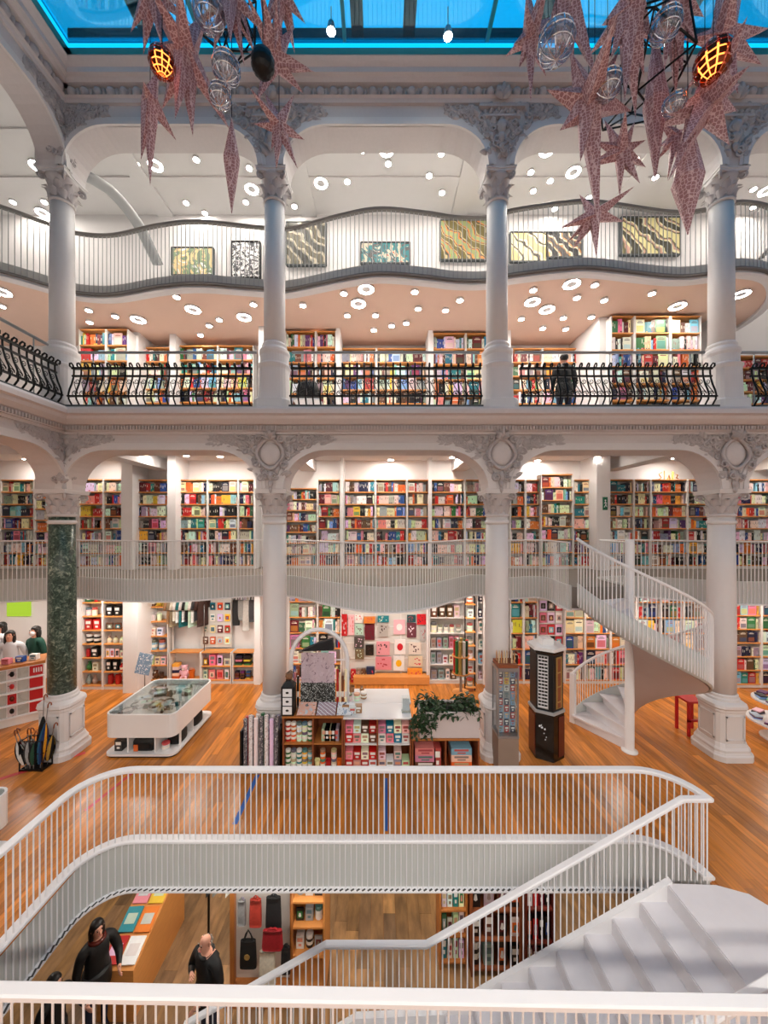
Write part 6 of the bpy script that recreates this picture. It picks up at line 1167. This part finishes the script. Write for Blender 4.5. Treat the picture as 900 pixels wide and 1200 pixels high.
# ------------------------------------------------------------------ people
def person(label, loc, yaw, H=1.72, top='coat_black', low='jeans', hair='hair', hair_len=.12, arms=None, bald=False, lean=0., mask=False, bulk=1., name='person', scarf=None, headturn=0., nod=0.):
    """facing -y before yaw; arms: {side: (elbow, wrist)} in body units"""
    s = H/1.72; arms = arms or {}; V, E, Rd = [], [], []
    def vx(p, rx, ry=None, par=None): V.append(Vector(p)); Rd.append((rx, ry or rx)); i = len(V)-1; (E.append((par, i)) if par is not None else None); return i
    pel = vx((0, 0, .95), .15*bulk, .115*bulk); wai = vx((0, -.01-lean*.1, 1.10), .14*bulk, .11*bulk, pel); che = vx((0, -.01-lean*.25, 1.28), .165*bulk, .125*bulk, wai); col = vx((0, -lean*.35, 1.42), .10*bulk, .085, che)
    nk = vx((0, -.015-lean*.4, 1.48), .056, .056, col); jaw = vx((0, -.03-lean*.45, 1.545), .062, .07, nk); hd = vx((0, -.022-lean*.48, 1.625), .076, .092, jaw); ht = vx((0, -.005-lean*.5, 1.69), .055, .068, hd)
    hands = []
    for sd in (-1, 1):
        sh = vx((sd*.185*(.6+.4*bulk), -.01-lean*.3, 1.38), .07*bulk, .07*bulk, col); el, wr = arms.get(sd, ((sd*.25, .02, 1.10), (sd*.24, -.08, .86)))
        e = vx(el, .054*bulk, None, sh); w = vx(wr, .034, None, e); dr = (Vector(wr)-Vector(el)).normalized(); side = dr.orthogonal().normalized(); side = Vector((sd, 0, 0)).cross(dr).normalized() if abs(dr.x) < .9 else Vector((0, 0, 1)).cross(dr).normalized()
        pm = vx(Vector(wr)+dr*.07, .034, .02, w); hands.append((Vector(wr), Vector(wr)+dr*.2))
        nn = dr.cross(side)
        for k, (o, ln) in enumerate(((-.027, .062), (-.009, .075), (.009, .07), (.026, .055))):
            k1 = vx(Vector(wr)+dr*.105+side*o, .0095, None, pm); k2 = vx(Vector(wr)+dr*(.105+ln*.6)+side*o*1.05+nn*.012*sd, .0085, None, k1); vx(Vector(wr)+dr*(.10+ln)+side*o+nn*.035*sd, .0075, None, k2)
        t1 = vx(Vector(wr)+dr*.045+side*(-.04), .011, None, pm); vx(Vector(wr)+dr*.085+side*(-.056)+nn*.01*sd, .009, None, t1)
        hp_ = vx((sd*.09, 0, .90), .098*bulk, .10*bulk, pel); kn = vx((sd*.10, -.015, .50), .062, None, hp_); an = vx((sd*.10, .02, .09), .043, None, kn); vx((sd*.11, -.13, .045), .04, .035, an)
    me = bpy.data.meshes.new('skeleton'); me.from_pydata([v*s for v in V], E, []); o = bpy.data.objects.new('skeleton', me); C.objects.link(o)
    md = o.modifiers.new('skin', 'SKIN'); md.use_smooth_shade = True
    for i, sv in enumerate(me.skin_vertices[0].data): sv.radius = (Rd[i][0]*s, Rd[i][1]*s); sv.use_root = (i == pel)
    sb = o.modifiers.new('sub', 'SUBSURF'); sb.levels = 1; sb.render_levels = 1
    dg = bpy.context.evaluated_depsgraph_get(); bm = bpy.data.meshes.new_from_object(o.evaluated_get(dg)); bpy.data.objects.remove(o); bm.name = 'body'
    for q in ('skin', top, low, 'black'): bm.materials.append(MATS[q])
    for p in bm.polygons:
        c = p.center/s; mi = 1
        if c.z > 1.475 and abs(c.x) < .12: mi = 0
        elif c.z < .10: mi = 3
        elif c.z < .80 and abs(c.x) < .24: mi = 2
        for a, b in hands:
            t = (c-a).dot((b-a).normalized())
            if .012 < t < .25 and ((c-a)-(b-a).normalized()*t).length < .072: mi = 0
        p.material_index = mi; p.use_smooth = True
    r = root(name, label, 'person', loc); r.rotation_euler = (0, 0, yaw); b = bpy.data.objects.new('body', bm); C.objects.link(b); b.parent = r
    hc = Vector((0, -.02-lean*.47, 1.62))*s
    def part(nm, m, mm, sm=True): ob = bpy.data.objects.new(nm, m.mesh(nm, mm, sm)); C.objects.link(ob); ob.parent = r; return ob
    part('nose', MB().ell(hc+Vector((0, -.098, -.012))*s, (.013*s, .022*s, .022*s), 6, 5), 'skin')
    for sd in (-1, 1):
        part('eye', MB().ell(hc+Vector((sd*.03, -.088, .018))*s, (.012*s, .008*s, .007*s), 6, 4), 'eye'); part('ear', MB().ell(hc+Vector((sd*.08, .005, -.005))*s, (.012*s, .022*s, .034*s), 6, 5), 'skin'); part('eyebrow', MB().ell(hc+Vector((sd*.03, -.088, .04))*s, (.02*s, .006*s, .004*s), 6, 4), hair)
    part('mouth', MB().ell(hc+Vector((0, -.088, -.055))*s, (.024*s, .01*s, .006*s), 6, 4), 'lip')
    if mask: part('face_mask', MB().ell(hc+Vector((0, -.062, -.045))*s, (.068*s, .052*s, .055*s), 10, 7), 'mask_white')
    if not bald:
        h = MB(); h.ell(hc+Vector((0, .022, .03))*s, (.092*s, .098*s, .088*s), 12, 8)
        if hair_len > .1:
            for k in range(7): a = math.radians(-10+200*k/6); h.ell(hc+Vector((math.cos(a)*.075, .02+math.sin(a)*.07, -.02-hair_len*.35))*s, (.034*s, .03*s, (.06+hair_len*.5)*s), 7, 5)
        h.v = [v if not (v[1] < hc.y-.055*s and v[2] < hc.z+.045*s) else (v[0], hc.y-.045*s, v[2]) for v in h.v]; part('hair', h, hair)
    else:
        h = MB(); 
        for k in range(5): a = math.radians(20+140*k/4); h.ell(hc+Vector((math.cos(a)*.078, .01+math.sin(a)*.078, -.015))*s, (.018*s, .018*s, .035*s), 6, 4)
        part('hair', h, hair)
    if top == 'coat_black':
        part('collar', MB().tube([Vector((.085*math.cos(t), -.01-lean*.38+.085*math.sin(t), 1.455+.012*math.sin(t)))*s for t in [2*math.pi*k/14 for k in range(14)]], .028*s, 6, closed=True), top)
        part('coat_hem', MB().lathe([(.155*bulk*s, .74*s), (.165*bulk*s, .78*s), (.158*bulk*s, 1.0*s), (.15*bulk*s, 1.02*s)], 18), top)
    if scarf: part('scarf', MB().tube([Vector((.09*math.cos(t), -.02-lean*.4+.09*math.sin(t), 1.47))*s for t in [2*math.pi*k/14 for k in range(14)]], .03*s, 6, closed=True), scarf)
    return r
person('bald man in a black jacket holding his hand to his chin', (-2.42, 5.24, ZL), -.5, 1.72, bald=True, hair='hair_grey', bulk=1.18, lean=.08, arms={-1: ((-.27, -.08, 1.14), (-.07, -.22, 1.30)), 1: ((.27, -.02, 1.10), (.14, -.22, 1.02))})
person('dark-haired woman in a black coat beside the magazine table', (-4.15, 5.42, ZL), 1.0, 1.66, hair_len=.14, bulk=1.15, scarf='wine', arms={1: ((.26, -.1, 1.12), (.18, -.30, 1.08))})
person('person in dark clothes partly hidden by the left slab edge', (-4.28, 4.85, ZL), 1.4, 1.55, hair_len=.1, bulk=1.0, low='jeans', top='coat_black', arms={1: ((.26, -.1, 1.12), (.2, -.32, 1.10))})
person('person in a black coat seen from behind on the gallery', (X_(661, 8.15), 8.15, ZG), math.pi, 1.66, hair_len=.1, bulk=1.15)
person('dark-haired assistant in a white top behind the cashier counter', (X_(14, 9.0), 9.0, 0), .5, 1.80, top='cloth_white', hair_len=.3, lean=.25)
person('brown-haired assistant leaning over the cashier counter', (X_(2, 9.5), 9.5, 0), -.3, 1.84, top='cloth_white', hair_len=.3)
person('masked assistant in a dark green jumper behind the cashier counter', (X_(42, 9.2), 9.2, 0), -.2, 1.82, top='cloth_green', hair_len=.12, mask=True)
bb = P(361, 456, 8.3); r = root('side_table', 'small white table behind the middle iron balustrade', 'table', (bb.x, 8.3, ZG)); MB().box(bb.x-.3, bb.x+.3, 8.1, 8.5, ZG+.64, ZG+.68).build('table_top', 'white_gloss', r); MB().box(bb.x-.03, bb.x+.03, 8.27, 8.33, ZG, ZG+.64).build('leg', 'white_gloss', r)
blackbag(bb.x, 8.3, ZG+.682, .5, .42, .3, 'black bag on the small table behind the middle balustrade')

# ------------------------------------------------------------------ lower shop seen through the opening
yb = 5.95
def lp(u, v, d): return P(u, v, d)
x0, x1 = X_(273, yb), X_(343, yb); r = root('bag_display_frame', 'orange wooden post frame hung with bags in the lower shop', 'display frame', ((x0+x1)/2, yb, ZL))
for x in (x0, x1): MB().box(x-.035, x+.035, yb-.04, yb+.04, ZL, -.95).build('post', 'wood_mid', r)
MB().box(x0, x1, yb-.02, yb+.02, -1.0, -.94).build('top_bar', 'wood_mid', r); MB().box(x0, x1, yb+.1, yb+.13, ZL, -1.1).build('back_board', 'back_white', r); MB().box(x0-.05, x1+.05, yb-.25, yb+.25, ZL, ZL+.06).build('base', 'wood_mid', r)
for u, v, w, h, col, st_, n, em in ((284, 1050, .13, .38, (.55, .55, .55), .05, 'grey patterned scarf-like', None), (300, 1048, .2, .42, (.70, .22, .16), .06, 'orange-red knitted', None), (321, 1046, .26, .5, (.09, .09, .10), .05, 'black leather', None), (294, 1080, .27, .42, (.05, .05, .055), .16, 'black drawstring', 'gold'), (322, 1078, .34, .3, (.62, .08, .12), .03, 'dark red', None), (316, 1088, .28, .5, (.86, .83, .76), .22, 'cream canvas', None), (337, 1096, .15, .4, (.06, .06, .07), .05, 'narrow black', None)):
    p = lp(u, v, yb-.1); bag(f'{n} bag hanging on the orange wooden frame below', p.x, yb-.12-(.1 if v > 1070 else 0), p.z, w, h, .1, col, st_, emblem=em, group='bags on the lower wooden frame')
x0, x1, ys = X_(346, 6.1), X_(384, 6.1), 6.1; r = root('slanted_shelf', 'orange wooden shelf unit with slanted side right of the bags', 'shelf', ((x0+x1)/2, ys, ZL))
MB().add([(x0, ys-.3, ZL), (x0, ys+.3, ZL), (x0, ys+.3, -.95), (x0, ys+.1, -.95), (x0, ys-.3, -1.6), (x0+.03, ys-.3, ZL), (x0+.03, ys+.3, ZL), (x0+.03, ys+.3, -.95), (x0+.03, ys+.1, -.95), (x0+.03, ys-.3, -1.6)], [(0,1,2,3,4), (9,8,7,6,5), (0,5,6,1), (1,6,7,2), (2,7,8,3), (3,8,9,4), (4,9,5,0)]).build('side_panel', 'wood_mid', r)
MB().box(x1-.03, x1, ys-.3, ys+.3, ZL, -.95).build('side_panel', 'wood_shelf', r); MB().box(x0, x1, ys+.27, ys+.3, ZL, -.95).build('back_panel', 'wood_shelf', r)
for z in (-2.9, -2.45, -2.0, -1.6, -1.25): MB().box(x0+.03, x1-.03, ys-.3, ys+.27, z, z+.03).build('shelf', 'wood_shelf', r)
for i, z in enumerate((-2.42, -1.97, -1.57, -1.22)):
    for j in range(3): cn = ('white', 'black', 'grey')[(i+j) % 3]; put_goods(('box', 'tin', 'card')[(i*2+j) % 3], x0+.12+(x1-x0-.24)*j/2, ys-.2, z, .12, .2, .12, cn, PC[cn], f'{cn} gift on {ORD[3-i]} level of the slanted wooden shelf below', 'gifts on the slanted shelf')
def low_rack(label, u0, u1, d, z1, rows, cols_, m, kinds, nm):
    x0, x1 = X_(u0, d), X_(u1, d); r = root('floor_rack', label, 'rack', ((x0+x1)/2, d+.2, ZL)); 
    for x in (x0, x1-.03): MB().box(x, x+.03, d, d+.4, ZL, z1).build('side_panel', m, r)
    MB().box(x0, x1, d+.37, d+.4, ZL, z1).build('back_panel', m, r)
    for i in range(rows+1): z = ZL+.1+(z1-ZL-.13)*i/rows; MB().box(x0+.03, x1-.03, d, d+.37, z, z+.025).build('shelf', m, r); n = 4
    for i in range(rows):
        z = ZL+.127+(z1-ZL-.13)*i/rows; h = (z1-ZL-.13)/rows-.05
        for j in range(4): cn = rg.choice(cols_); put_goods(rg.choice(kinds), x0+.09+(x1-x0-.18)*j/3, d+.06, z, (x1-x0-.1)/4.6, h*rg.uniform(.6, .95), .16, cn, shade(PC[cn]), f'{cn} item on {ORD[rows-1-i]} shelf of the {nm}', 'goods on the '+nm)
low_rack('wooden rack of white and green books left of the dark rack below', 515, 548, 6.2, -1.25, 4, ['white', 'green', 'cream', 'teal', 'white'], 'wood_mid', ['card', 'box'], 'lower wooden rack')
low_rack('dark rack of grey and black goods seen through the stair balusters', 552, 612, 6.1, -1.05, 4, ['black', 'grey', 'white', 'black', 'brown'], 'wood_dark', ['box', 'card', 'tin'], 'lower dark rack')
low_rack('red-sided rack of pictures at the right end below the stair', 616, 650, 6.0, -1.35, 3, ['red', 'black', 'white', 'maroon'], 'wine', ['card', 'box'], 'lower red rack')
tb0 = Vector((-3.95, 6.15, 0)); r = root('magazine_table', 'sloping table of colourful magazines beside the coated woman', 'table', (-3.9, 6.3, ZL))
MB().add([(-4.25, 5.55, -2.35), (-3.70, 5.55, -2.35), (-3.70, 7.0, -1.95), (-4.25, 7.0, -1.95), (-4.25, 5.55, ZL), (-3.70, 5.55, ZL), (-3.70, 7.0, ZL), (-4.25, 7.0, ZL)], [(0,1,2,3), (7,6,5,4), (4,5,1,0), (5,6,2,1), (6,7,3,2), (7,4,0,3)]).build('table_body', 'wood_shelf', r)
for i in range(4):
    for j in range(2):
        n, col = [('red', (.75, .15, .15)), ('white', (.92, .92, .92)), ('teal', (.2, .55, .6)), ('orange', (.9, .5, .2)), ('pink', (.9, .55, .6)), ('yellow', (.9, .75, .25)), ('black', (.1, .1, .12)), ('pale blue', (.6, .75, .85))][i*2+j]
        y = 5.75+.36*i; x = -4.11+.27*j; MB().obox((x, y, -2.35+(y-5.55)*.276+.025), (.24, .33, .02), (.27, 0, .05), col).obox((x, y, -2.35+(y-5.55)*.276+.037), (.16, .14, .004), (.27, 0, .05), shade((.8, .8, .78))).at('magazine', 'goods', (x, y, -2.35+(y-5.55)*.276), f'{n} magazine on the sloping table in the lower shop', 'magazine', 'magazines on the sloping table')
p = P(250, 1049, 5.45); r = root('ceiling_lamp', 'wide white disc lamp under the slab above the bald man', 'lamp', (p.x, 5.7, -.72)); MB().lathe([(.36, -.84), (.37, -.80), (.37, -.74), (.3, -.70)], 28, (p.x, 5.7, 0)).build('shade', 'rail', r, True); MB().lathe([(.34, -.845), (.34, -.84)], 24, (p.x, 5.7, 0)).build('diffuser', lamp_mat(6).name, r)
p = P(262, 1062, 6.3); r = root('coat_rack', 'rack of grey and tan coats behind the bald man', 'rack', (p.x, 6.4, ZL)); MB().tube([(p.x-.3, 6.4, ZL), (p.x-.3, 6.4, -1.0), (p.x+.2, 6.4, -1.0), (p.x+.2, 6.4, ZL)], .02, 6).build('frame', 'iron', r)
for i, (n, c) in enumerate((('black', (.08, .08, .08)), ('grey', (.5, .5, .48)), ('tan', (.65, .48, .3)), ('white', (.85, .84, .8)))): garment(p.x-.2+.11*i, 6.4, -1.03, .9, .85, c, f'{n} coat hanging on the rack behind the bald man', 'coats on the lower rack', 1.2)

# ------------------------------------------------------------------ tell same-labelled neighbours apart by their place
same = {}
for o in C.objects:
    if o.parent is None and 'label' in o.keys() and 'kind' not in o.keys(): same.setdefault(o['label'], []).append(o)
for lab, os_ in same.items():
    if len(os_) < 2: continue
    n = len(os_); os_.sort(key=lambda o: (round(o.location.x/max(.5, o.location.y), 3), -o.location.z))
    for i, o in enumerate(os_):
        extra = ', leftmost one' if i == 0 else ', rightmost one' if i == n-1 else ', %s from left' % ORD[i] if i < len(ORD) else ''
        if len((lab+extra).split()) <= 16: o['label'] = lab+extra
        if 'group' not in o.keys(): o['group'] = lab
